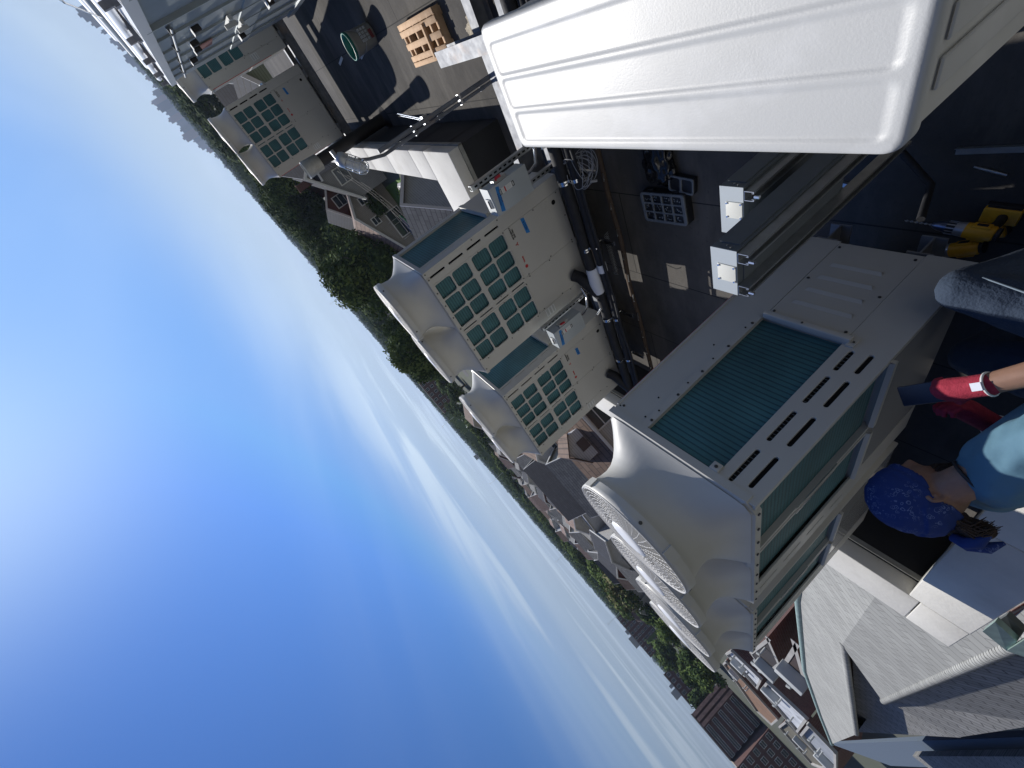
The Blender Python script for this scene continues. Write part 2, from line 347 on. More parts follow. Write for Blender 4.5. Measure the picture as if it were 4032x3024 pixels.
def guard_mb():
    b = MB(); H = 0.325
    def zz(r): return H+0.012*(1-(r/0.3)**2)+0.002
    for k in range(10):
        r = 0.115+k*0.0200; n = 56
        b.tube([(r*math.cos(2*math.pi*i/n), r*math.sin(2*math.pi*i/n), zz(r)) for i in range(n+1)], 0.0024, 4, caps=False)
    for k in range(48):
        a = 2*math.pi*k/48
        if k % 2: rr = (0.148, 0.303)
        else: rr = (0.105, 0.303)
        b.tube([(r*math.cos(a+0.5*(r-0.1)), r*math.sin(a+0.5*(r-0.1)), zz(r)) for r in (rr[0], (rr[0]+rr[1])/2, rr[1])], 0.0024, 4, caps=False)
    b.tube([(0.303*math.cos(2*math.pi*i/56), 0.303*math.sin(2*math.pi*i/56), H+0.002) for i in range(57)], 0.005, 6, caps=False)
    return b
def fan_mb():
    b = MB()
    b.lathe([(0.0, 0.14), (0.07, 0.14), (0.075, 0.05), (0.0, 0.05)], 0, 0, 20)
    for k in range(4):
        vs = []
        for j in range(5):
            r = 0.07+0.19*j/4
            for i in range(5):
                a = R(90*k + -34 + 68*i/4 + 10*j/4); vs.append((r*math.cos(a), r*math.sin(a), 0.13-0.07*i/4))
        b.add(vs, [(j*5+i, j*5+i+1, (j+1)*5+i+1, (j+1)*5+i) for j in range(4) for i in range(4)], 0, True)
    return b
fanblade = mat('grey_fan_plastic', (0.10, 0.11, 0.12), 0.5)
guardm = mat('off_white_coated_wire', (0.50, 0.49, 0.46), 0.5); hubm = mat('white_hub_plastic', (0.78, 0.78, 0.77), 0.4)
W_, D_, H_ = 1.24, 0.73, 1.51
def add_fans(t):
    for fx in (W_*0.25, W_*0.75):
        if 'sh' not in _fan:
            s = shroud_mb().build('fan_shroud', [beige_shroud, screwm], t); _fan['sh'] = s.data
            g = guard_mb().build('fan_guard', guardm, t); _fan['g'] = g.data
            h = MB(); h.lathe([(0.0, 0.348), (0.06, 0.347), (0.098, 0.342), (0.104, 0.333), (0.100, 0.327)], 0, 0, 32); hc = h.build('hub_cap', hubm, g); _fan['h'] = hc.data
            f = fan_mb().build('fan', fanblade, t); _fan['f'] = f.data
        else:
            objs = []
            for nm, k in (('fan_shroud', 'sh'), ('fan_guard', 'g'), ('fan', 'f')):
                o = bpy.data.objects.new(nm, _fan[k]); C.objects.link(o); o.parent = t; objs.append(o)
            s, g, f = objs
            hc = bpy.data.objects.new('hub_cap', _fan['h']); C.objects.link(hc); hc.parent = g
        for o in (s, g, f): o.location = (fx, D_/2, H_)
def top_flange(t):
    b = MB()
    c = 0.055
    # slightly proud rim with a clipped corner where the posts stand
    prof = [(0, 0, 1.0), (W_-c, 0, 1), (W_, c*0.6, 1), (W_, D_, 1), (0, D_, 1)]
    outer0 = [(-0.006, -0.006), (W_-c, -0.006), (W_+0.006, c*0.55), (W_+0.006, D_+0.006), (-0.006, D_+0.006)]
    inner = [(0.02, 0.02), (W_-0.02-c*0.3, 0.02), (W_-0.02, 0.05), (W_-0.02, D_-0.02), (0.02, D_-0.02)]
    z0, z1, z2 = H_-0.048, H_-0.012, H_+0.004
    vs = [(x, y, z0) for x, y in outer0]+[(x, y, z1) for x, y in outer0]+[(x, y, z2) for x, y in inner]
    fs = []
    for i in range(5):
        j = (i+1) % 5; fs += [(i, j, 5+j, 5+i), (5+i, 5+j, 10+j, 10+i)]
    fs += [(10, 11, 12, 13, 14), (4, 3, 2, 1, 0)]
    b.add(vs, fs)
    for k in range(9): b.disc((0.05+k*0.14, -0.006, H_-0.03), (0, -1, 0), 0.007, 0.005, 8, 1)
    return b.build('top_flange', [beige, screwm], t)
def base_legs(t):
    for x in (0.10, W_-0.22):
        b = MB(); b.box(x, x+0.12, 0.02, D_-0.02, -0.055, 0.0); b.build('mounting_foot', galv, t)
def ribs(b, x0, x1, zs, y, mi=0, h=0.006):
    for z in zs:
        b.add([(x0, y, z), (x1, y, z), (x1-0.012, y-h, z+0.010), (x0+0.012, y-h, z+0.010), (x0, y, z+0.022), (x1, y, z+0.022)], [(0, 1, 2, 3), (3, 2, 5, 4)], mi)
# ---- unit seen from its grille side
def make_grille_unit():
    t = thing('outdoor_heat_pump', 'x', 'heat pump')
    b = MB(); b.box(0.004, W_-0.030, 0.034, D_, 0.0, H_-0.03); b.box(0, W_, 0.012, D_, 0, 0.68)
    b.box(W_-0.014, W_, 0.012+0.0, D_, 0.68, H_-0.04) if False else None
    screws(b, [(x, 0.0, z) for x in (0.603, 1.10, 0.160, 0.530, 1.225) for z in (0.98, 1.482, 0.69)], (0, -1, 0), mi=1)
    b.build('cabinet', [beige, screwm], t)
    cz0, cz1 = 0.70, 1.478
    cb = MB(); cb.box(0.16, 1.10, 0.026, 0.0335, cz0-0.01, cz1+0.005); cb.build('front_coil', coil, t)
    rows = [(1.298, 1.478), (1.108, 1.286), (0.884, 1.066), (0.694, 0.872)]
    def cols(c): return [(x0, x1, z0, z1, 0.028) for x0, x1 in c for z0, z1 in rows]
    g1 = cutplate('grille_panel', (0.595, 1.108, 0.685, 1.49, 0.004), cols([(0.610, 0.765), (0.777, 0.932), (0.944, 1.098)]), 0.010, beige, t, FW @ Matrix.Translation((0, 0, -0.006)), 0.003)
    g2 = cutplate('grille_panel', (0.152, 0.538, 0.685, 1.49, 0.004), cols([(0.162, 0.339), (0.351, 0.529)]), 0.010, beige, t, FW @ Matrix.Translation((0, 0, -0.006)), 0.003)
    sl = [(1.30, 1.46), (1.10, 1.26), (0.90, 1.06), (0.70, 0.86)]
    cutplate('slotted_post', (1.112, 1.24, 0.0, 1.50, 0.01), [(1.165, 1.187, a, c, 0.011) for a, c in sl], 0.008, beige, t, FW @ Matrix.Translation((0, 0, -0.006)), 0.002)
    cutplate('slotted_post', (0.0, 0.13, 0.0, 1.50, 0.01), [(0.095, 0.107, a, c, 0.006) for a, c in sl], 0.008, beige, t, FS(W_) @ Matrix.Translation((0, 0, -0.002)), 0.002)
    cutplate('slotted_post', (0.541, 0.592, 0.0, 1.50, 0.002), [(0.558, 0.575, a, c, 0.008) for a, c in sl], 0.008, beige, t, FW @ Matrix.Translation((0, 0, -0.008)), 0.002)
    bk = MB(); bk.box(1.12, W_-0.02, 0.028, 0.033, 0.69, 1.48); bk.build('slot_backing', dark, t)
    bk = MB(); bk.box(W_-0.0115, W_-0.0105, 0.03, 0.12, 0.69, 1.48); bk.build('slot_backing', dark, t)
    b = MB(); b.box(0.003, 0.149, 0.001, 0.011, 0.0, 1.495)
    screws(b, [(0.138, 0.001, z) for z in (0.25, 0.72, 1.08, 1.40)], (0, -1, 0), mi=1); b.build('side_strip', [beige, screwm], t)
    # lower service panels
    b = MB(); b.box(0.595, 1.108, 0.001, 0.011, 0.012, 0.681)
    screws(b, [(0.605, 0.001, z) for z in (0.05, 0.33, 0.62)]+[(1.097, 0.001, z) for z in (0.05, 0.33, 0.62)]+[(0.86, 0.001, 0.03)], (0, -1, 0), mi=1)
    b.disc((1.035, 0.001, 0.105), (0, -1, 0), 0.022, 0.001, 20, 2)
    for cx, cz, r in ((1.06, 0.19, 0.03), (1.0, 0.17, 0.018), (1.06, 0.19, 0.018)):
        b.tube([(cx+r*math.cos(R(a)), 0.0005, cz+r*math.sin(R(a))) for a in range(0, 361, 20)], 0.0012, 4, 0, False)
    b.build('service_panel', [beige, screwm, dark], t)
    b = MB(); b.box(0.152, 0.592-0.0, 0.0, 0.0105, 0.012, 0.681)
    screws(b, [(0.165, 0.0, z) for z in (0.05, 0.36, 0.62)]+[(0.58, 0.0, z) for z in (0.05, 0.36, 0.62)], (0, -1, 0), mi=1)
    b.build('service_panel', [beige, screwm], t)
    # upper screws
    # side coil with its sill
    cb = MB(); cb.box(W_-0.022, W_-0.0215, 0.13, 0.668, 0.69, 1.475); cb.build('side_coil', coil, t)
    b = MB(); b.box(W_-0.030, W_, 0.665, D_, 0.68, H_-0.04); b.box(W_-0.030, W_, 0.131, 0.664, 1.462, H_-0.041)
    b.box(W_-0.01, W_+0.03, 0.14, 0.66, 0.655, 0.70); b.build('side_frame', beige, t)
    b = MB(); b.box(W_+0.0301, W_+0.034, 0.135, 0.665, 0.672, 0.705); b.build('coil_sill', beige, t)
    # makers' marks and warning sticker
    for txt, sz, cx, cz, mm, bo in (('MITSUBISHI', 0.020, 1.035, 0.617, blackink, 0.0006), ('ELECTRIC', 0.020, 1.035, 0.596, blackink, 0.0006), ('TRANE', 0.021, 0.765, 0.606, redink, 0.0008)):
        text_mesh(txt, sz, mm, 'lettering', t, FW @ Matrix.Translation((cx, cz, 0.0004)), bold=bo*1.3)
    b = MB(); c0 = (0.928, 0.606)
    for a in (90, 210, 330):
        d1 = Vector((math.cos(R(a)), math.sin(R(a)))); n1 = Vector((-d1.y, d1.x)); L = 0.021
        p = [(0, 0), tuple(d1*L/2+n1*0.006*1.0), tuple(d1*L), tuple(d1*L/2-n1*0.006)]
        b.prism([(c0[0]+x, -0.0016, c0[1]+z) for x, z in p], (0, 0.0012, 0))
    b.build('maker_emblem', redink, t)
    b = MB(); b.disc((0.688, -0.0002, 0.606), (0, -1, 0), 0.017, 0.0012, 24); b.build('maker_emblem', redink, t)
    b = MB(); b.box(0.045, 0.135, -0.0005, 0.0005, 0.50, 0.62); b.box(0.05, 0.13, -0.0009, -0.0006, 0.585, 0.612, 1); b.box(0.05, 0.13, -0.0009, -0.0006, 0.545, 0.57, 1)
    b.box(0.05, 0.13, -0.0009, -0.0006, 0.51, 0.53, 1); b.build('sticker', [paper, papergrey], t)
    top_flange(t); add_fans(t); base_legs(t)
    return t
def tape_on(t, x0, x1, z0, z1, txt, slant=0.02):
    b = MB(); b.prism([(x0, -0.0012, z0), (x1, -0.0012, z0+slant*0.3), (x1+0.01, -0.0012, z1), (x0+0.012, -0.0012, z1-slant*0.2)], (0, -0.0006, 0)); q = b.build('masking_tape', bluetape, t)
    if txt: text_mesh(txt, 0.030, bluink, 'lettering', q, FW @ Matrix.Translation(((x0+x1)/2+0.006, (z0+z1)/2, 0.0022)) @ Matrix.Rotation(R(3), 4, 'Z'), bold=0.0005)
ZB = -2.12
def put(t, x0, y0): t.location = (x0, y0+W_, ZB); t.rotation_euler = (0, 0, R(-90))
g2 = make_grille_unit()
g4 = copy_tree(g2); g5 = copy_tree(g2); g3 = copy_tree(g2)
grp = 'tall outdoor heat pumps with round fans on the roof'
tape_on(g2, 0.945, 1.095, 0.438, 0.482, 'HCU 4'); put(g2, 3.22, 1.40)
tag(g2, 'x', 'heat pump', grp)
g2['label'] = 'beige heat pump with teal grilles in the middle, behind the upper disconnect switch'
tape_on(g3, 0.945, 1.055, 0.43, 0.475, 'HCU 3'); put(g3, 3.22, 3.04)
g3['label'] = 'beige heat pump just below the middle one, behind the lower disconnect switch'; g3['group'] = grp
tape_on(g4, 0.95, 1.06, 0.43, 0.475, ''); put(g4, 9.85, -0.22)
g4['label'] = 'far heat pump seen whole beside the black vent pipe, red line down its edge'; g4['group'] = grp
put(g5, 9.85, -1.72)
g5['label'] = 'farthest heat pump half hidden behind the big grey duct cabinet'; g5['group'] = grp
for t_ in (g4, g5):
    b = MB(); b.box(-0.0005, 0.006, 0.0, 0.02, 0.30, 1.46); b.build('edge_trim', redink, t_)
# ---- unit seen from its coil side (the near one and the one behind it)
def make_coil_unit():
    t = thing('outdoor_heat_pump', 'x', 'heat pump')
    b = MB(); b.box(0.004, W_-0.03, 0.03, D_-0.001, 0.62, H_-0.03); b.box(0.003, W_-0.012, 0.012, D_, 0, 0.63); b.build('cabinet', beige, t)
    for x0, x1 in ((0.775, 1.205), (0.262, 0.700)):
        cb = MB(); cb.box(x0-0.01, x1+0.01, 0.024, 0.0295, 0.655, 1.478); cb.build('rear_coil', coil, t)
        s = MB(); s.add([(x0-0.01, 0.0, 0.652), (x1+0.012, 0.0, 0.652), (x1+0.012, -0.018, 0.645), (x0-0.01, -0.018, 0.645), (x1+0.012, -0.018, 0.622), (x0-0.01, -0.018, 0.622)], [(0, 1, 2, 3), (3, 2, 4, 5)])
        s.box(x0-0.01, x1+0.012, -0.0178, 0.012, 0.624, 0.644); s.build('coil_sill', beige, t)
    b = MB()
    for x in (0.712, 0.752): b.box(x-0.012, x+0.012, -0.002, 0.03, 0.62, 1.48)
    b.box(0.722, 0.742, 0.012, 0.03, 0.62, 1.48); b.build('centre_beam', beige, t)
    for x in (0.706, 0.760):
        b = MB(); b.box(x-0.003, x+0.003, -0.006, 0.02, 0.9, 1.2); b.build('coil_clip', chrome, t)
    # corner posts with slots
    sl = [(1.315, 1.475), (1.105, 1.265), (0.895, 1.055), (0.72, 0.845)]
    cutplate('slotted_post', (0.0, 0.245, 0.0, 1.49, 0.004), [(0.108, 0.134, a-0.03, c-0.03, 0.013) for a, c in sl], 0.008, beige, t, FW @ Matrix.Translation((0, 0, -0.006)), 0.002)
    cutplate('slotted_post', (1.208, 1.237, 0.0, 1.49, 0.004), [], 0.008, beige, t, FW @ Matrix.Translation((0, 0, -0.006)), 0.002)
    SL = [(1.27, 1.44), (1.04, 1.21), (0.82, 0.98), (0.655, 0.775)]
    cutplate('slotted_post', (0.0, 0.172, 0.0, 1.49, 0.006), [(0.046, 0.068, a, c, 0.011) for a, c in SL]+[(0.112, 0.134, a+0.01, c+0.02, 0.011) for a, c in SL], 0.008, beige, t, FS(W_) @ Matrix.Translation((0, 0, -0.006)), 0.002)
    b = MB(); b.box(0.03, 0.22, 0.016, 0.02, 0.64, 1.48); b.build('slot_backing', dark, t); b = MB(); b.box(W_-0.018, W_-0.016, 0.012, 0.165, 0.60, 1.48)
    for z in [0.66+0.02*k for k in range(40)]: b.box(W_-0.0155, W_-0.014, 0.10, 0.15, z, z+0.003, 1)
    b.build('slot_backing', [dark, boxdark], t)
    # narrow face: coil, blank panel, lower pressed panel
    cb = MB(); cb.box(W_-0.020, W_-0.0195, 0.17, 0.530, 0.64, 1.475); cb.build('side_coil', coil, t)
    b = MB(); b.box(W_-0.02, W_-0.002, 0.524, D_, 0.0, 1.465)
    b.box(W_-0.004, W_+0.004, 0.524, 0.562, 0.645, 1.465)
    screws(b, [(W_+0.004, 0.536, z) for z in (0.70, 0.88, 1.07, 1.24, 1.42)]+[(W_-0.002, 0.70, 1.43)], (1, 0, 0), mi=1)
    screws(b, [(W_+0.004, 0.545, z) for z in (0.74, 0.98, 1.16, 1.36)]+[(W_-0.002, y, z) for y, z in ((0.60, 1.3), (0.6, 0.9), (0.715, 1.44), (0.575, 1.42))], (1, 0, 0), 0.004, 2)
    b.build('side_panel', [beige, screwm, dark], t)
    b = MB(); b.box(W_+0.0, W_+0.004, D_-0.004, D_+0.006, 0.0, 1.44); b.build('edge_trim', beige, t)
    b = MB(); b.box(W_-0.0012, W_+0.0012, D_+0.0065, D_+0.009, 0.0, 1.40); b.build('edge_trim', redink, t)
    b = MB(); b.box(W_-0.02, W_-0.001, 0.175, 0.5205, 0.015, 0.612)
    for k, z in enumerate((0.47, 0.37, 0.27, 0.17)):
        y0, y1 = 0.215+0.012*k, 0.475
        b.add([(W_-0.001, y0, z), (W_-0.001, y1, z), (W_+0.006, y1-0.012, z+0.008), (W_+0.006, y0+0.012, z+0.008), (W_-0.001, y1, z+0.028), (W_-0.001, y0, z+0.028)], [(0, 1, 2, 3), (3, 2, 4, 5)])
    screws(b, [(W_-0.001, 0.195, z) for z in (0.05, 0.33, 0.58)]+[(W_-0.001, 0.505, z) for z in (0.05, 0.31, 0.58)], (1, 0, 0), mi=1)
    b.build('lower_side_panel', [beige, screwm], t)
    b = MB(); b.bbox(W_-0.004, W_+0.028, 0.150, 0.522, 0.613, 0.643, 0.004); b.box(W_-0.004, W_+0.008, 0.130, 0.160, 0.600, 0.655)
    screws(b, [(W_+0.008, 0.14, 0.63), (W_+0.028, 0.35, 0.628)], (1, 0, 0), 0.005, 1); b.build('coil_sill', [beige, screwm], t)
    b = MB(); b.bbox(W_-0.006, W_+0.012, 0.172, 0.21, 1.425, 1.462, 0.003); screws(b, [(W_+0.012, 0.19, 1.445)], (1, 0, 0), 0.007, 1); b.build('coil_bracket', [beige, screwm], t)
    # wide lower panel: bright bare metal that mirrors the roof
    b = MB(); b.box(0.252, 1.203, 0.002, 0.0115, 0.02, 0.615); b.build('lower_rear_panel', mat('satin_painted_panel', (0.50, 0.50, 0.48), 0.16, 0.25), t)
    top_flange(t); add_fans(t); base_legs(t)
    return t
c1 = make_coil_unit(); c2 = copy_tree(c1)
c1.location = (0.40, 1.615+W_, ZB); c1.rotation_euler = (0, 0, R(-90))
c2.location = (0.40, 3.045+W_, ZB); c2.rotation_euler = (0, 0, R(-90))
tag(c1, 'nearest and largest heat pump with long teal coils, beside the seated man', None, grp)
tag(c2, 'heat pump right behind the nearest one, only rear coils and fan tops showing', None, grp)
# ---------------------------------------------------------------- white single-cabinet condenser in front
t = thing('white_condenser', 'large white condenser seen from above with three long pressed panels in its lid', 'condenser', (0, 0, ZB))
X0, X1, Y0, Y1, ZT = 0.295, 1.410, 0.105, 0.462, 1.29
b = MB(); b.bbox(X0+0.012, X1-0.012, Y0+0.012, Y1-0.014, 0.03, ZT-0.03, 0.02); b.build('cabinet', whitecab, t)
def lid():
    """height field: rounded rim, three sunk pans with a small ridge round each"""
    xs = [X0+(X1-X0)*i/150 for i in range(151)]; ys = [Y0+(Y1-Y0)*j/90 for j in range(91)]
    pans = [(0.325, 1.38, 0.151, 0.236), (0.325, 1.38, 0.249, 0.333), (0.325, 1.372, 0.347, 0.437)]
    def sdf(x, y, r):
        a, c, e, f = r; rr = 0.016
        qx = max(a+rr-x, x-(c-rr)); qy = max(e+rr-y, y-(f-rr))
        return math.hypot(max(qx, 0), max(qy, 0))+min(max(qx, qy), 0)-rr
    rr = 0.034
    vs = []; fs = []
    for j, y in enumerate(ys):
        for i, x in enumerate(xs):
            z = 0.0
            for p in pans:
                s = sdf(x, y, p)
                z -= 0.0036*(1 - min(1, max(0, (s+0.0045)/0.0065)))
            dx = min(x-X0, X1-x); dy = min(y-Y0, Y1-y)
            e = 0.010
            if min(dx, dy) < e: z -= e*(1-math.sqrt(max(0, 1-((e-max(0, min(dx, dy)))/e)**2)))
            # rounded plan corners
            cx = min(max(x, X0+rr), X1-rr); cy = min(max(y, Y0+rr), Y1-rr); dxy = math.hypot(x-cx, y-cy); px, py = x, y
            if dxy > 1e-6:
                m_ = max(abs(x-cx), abs(y-cy)); k = m_/dxy; px, py = cx+(x-cx)*k, cy+(y-cy)*k
                if m_ > rr-e: z = min(z, -e*(1-math.sqrt(max(0, 1-((m_-(rr-e))/e)**2))))
            vs.append((px, py, ZT+z))
    nx = len(xs)
    for j in range(len(ys)-1):
        for i in range(nx-1): fs.append((j*nx+i, j*nx+i+1, (j+1)*nx+i+1, (j+1)*nx+i))
    # skirt
    border = [i for i in range(nx)]+[j*nx+nx-1 for j in range(1, len(ys))]+[(len(ys)-1)*nx+i for i in range(nx-2, -1, -1)]+[j*nx for j in range(len(ys)-2, 0, -1)]
    o = len(vs)
    for q in border: v = vs[q]; vs.append((v[0], v[1], ZT-0.034))
    nb = len(border)
    for k in range(nb): fs.append((border[k], o+k, o+(k+1) % nb, border[(k+1) % nb]))
    return MB().add(vs, fs, 0, True)
lid().build('lid', whitecab, t)
b = MB()   # end panel with pressed louvres
b.box(X0+0.006, X0+0.013, Y0+0.03, Y1-0.03, 0.05, ZT-0.034)
for k, y in enumerate((0.15, 0.215, 0.28, 0.345)):
    b.bbox(X0-0.001, X0+0.007, y, y+0.045, 0.62, ZT-0.055, 0.004)
b.build('end_panel', whitecab, t)
b = MB()
for k in range(46): b.tube([(0.42+k*0.0195, Y1-0.004, 0.10), (0.42+k*0.0195, Y1-0.004, ZT-0.042)], 0.0022, 5, caps=False)
for k in range(20): b.tube([(0.40, Y1-0.001, 0.12+k*0.058), (1.32, Y1-0.001, 0.12+k*0.058)], 0.0016, 5, caps=False)
b.build('coil_guard', guardm, t)
b = MB(); b.box(0.40, 1.33, Y1-0.016, Y1-0.013, 0.08, ZT-0.04); b.build('rear_coil', coil, t)
for cx_ in (0.32, 0.95):
    b = MB(); 
    for k in range(9): 
        r = 0.05+0.022*k; b.tube([(0.62+r*math.cos(2*math.pi*i/40), Y0-0.012, cx_+r*math.sin(2*math.pi*i/40)) for i in range(41)], 0.0022, 5, caps=False)
    for k in range(12): b.tube([(0.62+0.03*math.cos(R(30*k)), Y0-0.012, cx_+0.03*math.sin(R(30*k))), (0.62+0.235*math.cos(R(30*k)), Y0-0.006, cx_+0.235*math.sin(R(30*k)))], 0.0022, 5, caps=False)
    b.build('fan_grille', guardm, t)
    b = MB(); b.disc((0.62, Y0+0.0115, cx_), (0, -1, 0), 0.235, 0.001, 40); b.build('fan_opening', dark, t)
b = MB(); b.tube([(1.36, Y1+0.0, ZT-0.05), (1.37, Y1+0.03, ZT-0.055), (1.35, Y1+0.03, ZT-0.10), (1.34, Y1, ZT-0.10)], 0.004, 6); b.build('handle', chrome, t)
for x in (0.38, 1.22):
    b = MB(); b.box(x, x+0.10, Y0-0.02, Y1+0.02, -0.05, 0.03); b.build('mounting_foot', galv, t)
# warning labels on the far end
b = MB(); b.box(X1-0.011, X1-0.009, 0.30, 0.33, 1.18, 1.24); b.box(X1-0.011, X1-0.009, 0.235, 0.265, 1.18, 1.24); b.build('sticker', paper, t)
# ---------------------------------------------------------------- steel dunnage
def ibeam(name, p0, p1, w, h, tf, label):
    """I section with its top flange at p.z"""
    p0, p1 = Vector(p0), Vector(p1); d = (p1-p0); L = d.length; d.normalize(); n = Vector((-d.y, d.x, 0)); b = MB()
    M = Matrix.Identity(4)
    for i in range(3): M[i][0] = d[i]; M[i][1] = n[i]; M[i][2] = (0, 0, 1)[i]; M[i][3] = p0[i]
    b.box(0, L, -w/2, w/2, -tf, 0, 0, M); b.box(0, L, -w/2, w/2, -h, -h+tf, 0, M); b.box(0, L, -0.004, 0.004, -h+tf, -tf, 0, M)
    return tag(b.build(name, galv), label, 'steel beam', 'galvanised steel support beams')
ZS = ZB-0.058
bm1 = ibeam('steel_beam', (4.60, 0.392, ZS-0.0), (-1.2, 0.392, ZS), 0.13, 0.16, 0.010, 'galvanised steel beam poking out beyond the white condenser toward the pallet')
bm2 = ibeam('steel_beam', (4.02, -0.55, ZS-0.172), (4.02, 4.25, ZS-0.172), 0.13, 0.16, 0.010, 'rust stained galvanised beam crossing in front of the black parapet recess')
ibeam('steel_beam', (3.30, -0.55, ZS), (3.30, 4.35, ZS), 0.10, 0.16, 0.010, 'dark steel beam running under the front feet of the middle heat pumps')['label'] = 'shaded steel beam under the front feet of the two middle heat pumps'
ibeam('steel_beam', (0.62, 1.66, ZS), (0.62, 4.40, ZS), 0.10, 0.14, 0.010, 'steel beam under the nearest heat pump, next to the seated man')
ibeam('steel_beam', (1.02, 1.66, ZS), (1.02, 4.40, ZS), 0.10, 0.14, 0.010, 'steel beam under the far edge of the nearest heat pump')
ibeam('steel_beam', (3.88, 1.30, ZS), (3.88, 4.35, ZS), 0.10, 0.28, 0.010, 'unseen beam added to block sun under the back feet of the two middle heat pumps')  # made-up deep section that keeps sunlight off the deck beneath the units
ibeam('steel_beam', (9.95, -1.8, ZS), (9.95, 1.15, ZS), 0.10, 0.16, 0.010, 'steel beam under the two far heat pumps')
ibeam('steel_beam', (10.45, -1.8, ZS), (10.45, 1.15, ZS), 0.10, 0.16, 0.010, 'rear steel beam under the two far heat pumps')
for i, (x, y, zt, lb) in enumerate(((4.02, 0.0, ZS-0.332, 'stubby steel post under the rust stained beam, nearer the pallet'), (4.02, 3.4, ZS-0.332, 'stubby steel post under the rust stained beam, behind the middle heat pumps'), (0.62, 4.1, ZS-0.14, 'short post under the beam below the nearest heat pump, at the parapet end'), (1.02, 2.2, ZS-0.14, 'short post under the beam below the nearest heat pump, at its near end'))):
    b = MB(); b.tube([(x, y, FL), (x, y, zt)], 0.055, 16); b.box(x-0.11, x+0.11, y-0.11, y+0.11, FL, FL+0.012)
    tag(b.build('steel_post', galv), lb, 'steel post', 'steel posts under the beams')
# ---------------------------------------------------------------- disconnect switches
def disconnect(loc, lab, handle_up):
    t = thing('disconnect_switch', lab, 'switch box', loc, 0, 'grey disconnect switch boxes')
    w, h, d = 0.213, 0.37, 0.115      # y, z, x depth; front faces -x
    b = MB(); b.bbox(0.0, d, 0, w, -h, 0, 0.004); b.box(-0.004, d+0.004, -0.003, w+0.003, -0.004, 0.006); b.build('enclosure', boxgrey, t)
    b = MB(); b.bbox(-0.014, -0.0005, -0.002, w+0.002, -h-0.002, -0.001, 0.005); b.build('cover', boxgrey, t)
    b = MB(); b.box(0.02, 0.075, 0.075, 0.150, 0.006, 0.020); b.tube([(0.03, 0.08, 0.024), (0.03, 0.145, 0.024)], 0.004, 6, 1); b.build('latch_plate', [paper, blackink], t)
    b = MB(); z = -0.10 if handle_up else -0.12
    b.box(-0.004, 0.05, -0.030, -0.002, z-0.09, z+0.03, 1); b.tube([(0.01, -0.02, z), (-0.02, -0.045, z+0.01), (-0.035, -0.05, z-0.03)], 0.011, 8); b.build('switch_handle', [redm, steel], t)
    b = MB(); b.box(-0.0155, -0.0145, 0.045, 0.085, -0.225, -0.075); b.box(-0.0162, -0.0156, 0.045, 0.085, -0.098, -0.075, 1); b.box(-0.0162, -0.0156, 0.045, 0.085, -0.225, -0.202, 1)
    b.box(-0.0162, -0.0156, 0.045, 0.085, -0.140, -0.128, 2)
    for k in range(5): b.box(-0.0162, -0.0156, 0.049, 0.081, -0.110-k*0.0045, -0.1085-k*0.0045, 3); b.box(-0.0162, -0.0156, 0.049, 0.081, -0.152-k*0.009, -0.149-k*0.009, 3)
    q = b.build('instruction_label', [paper, blackink, redink, papergrey], t)
    FX = frameM((-0.0165, 0.065, 0), (0, -1, 0), (0, 0, 1))
    text_mesh('ON', 0.020, paper, 'lettering', q, FX @ Matrix.Translation((0, -0.0865, 0)), bold=0.0006)
    text_mesh('OFF', 0.017, paper, 'lettering', q, FX @ Matrix.Translation((0, -0.2135, 0)), bold=0.0006)
    b = MB(); b.prism([(-0.0148, 0.010, -0.060), (-0.0148, 0.195, -0.030), (-0.0148, 0.205, -0.066), (-0.0148, 0.018, -0.090)], (-0.0008, 0, 0)); q = b.build('masking_tape', bluetape, t)
    FT = frameM((-0.0160, 0.107, -0.061), (0, -1, -0.10), (0, -0.10, 1))
    text_mesh('OUTDOOR', 0.019, bluink, 'lettering', q, FT @ Matrix.Translation((0.0, 0.008, 0)), bold=0.0004)
    text_mesh('HCU 4' if handle_up else 'HCU 3', 0.019, bluink, 'lettering', q, FT @ Matrix.Translation((0.0, -0.011, 0)), bold=0.0004)
    # flexible conduit from the bottom
    b = MB(); pts = [(0.05, 0.10, -h), (0.05, 0.10, -h-0.06), (0.06, 0.08, -h-0.14), (0.10, 0.0, -h-0.20), (0.16, -0.09, -h-0.21)]
    b.tube(pts, 0.014, 10); b.build('conduit', chrome, t)
    return t
disconnect((2.99, 1.083, -1.362), 'grey disconnect switch with blue tape at the upper corner of the middle heat pump', True)
disconnect((2.99, 2.618, -1.372), 'grey disconnect switch with blue tape between the two middle heat pumps', False)
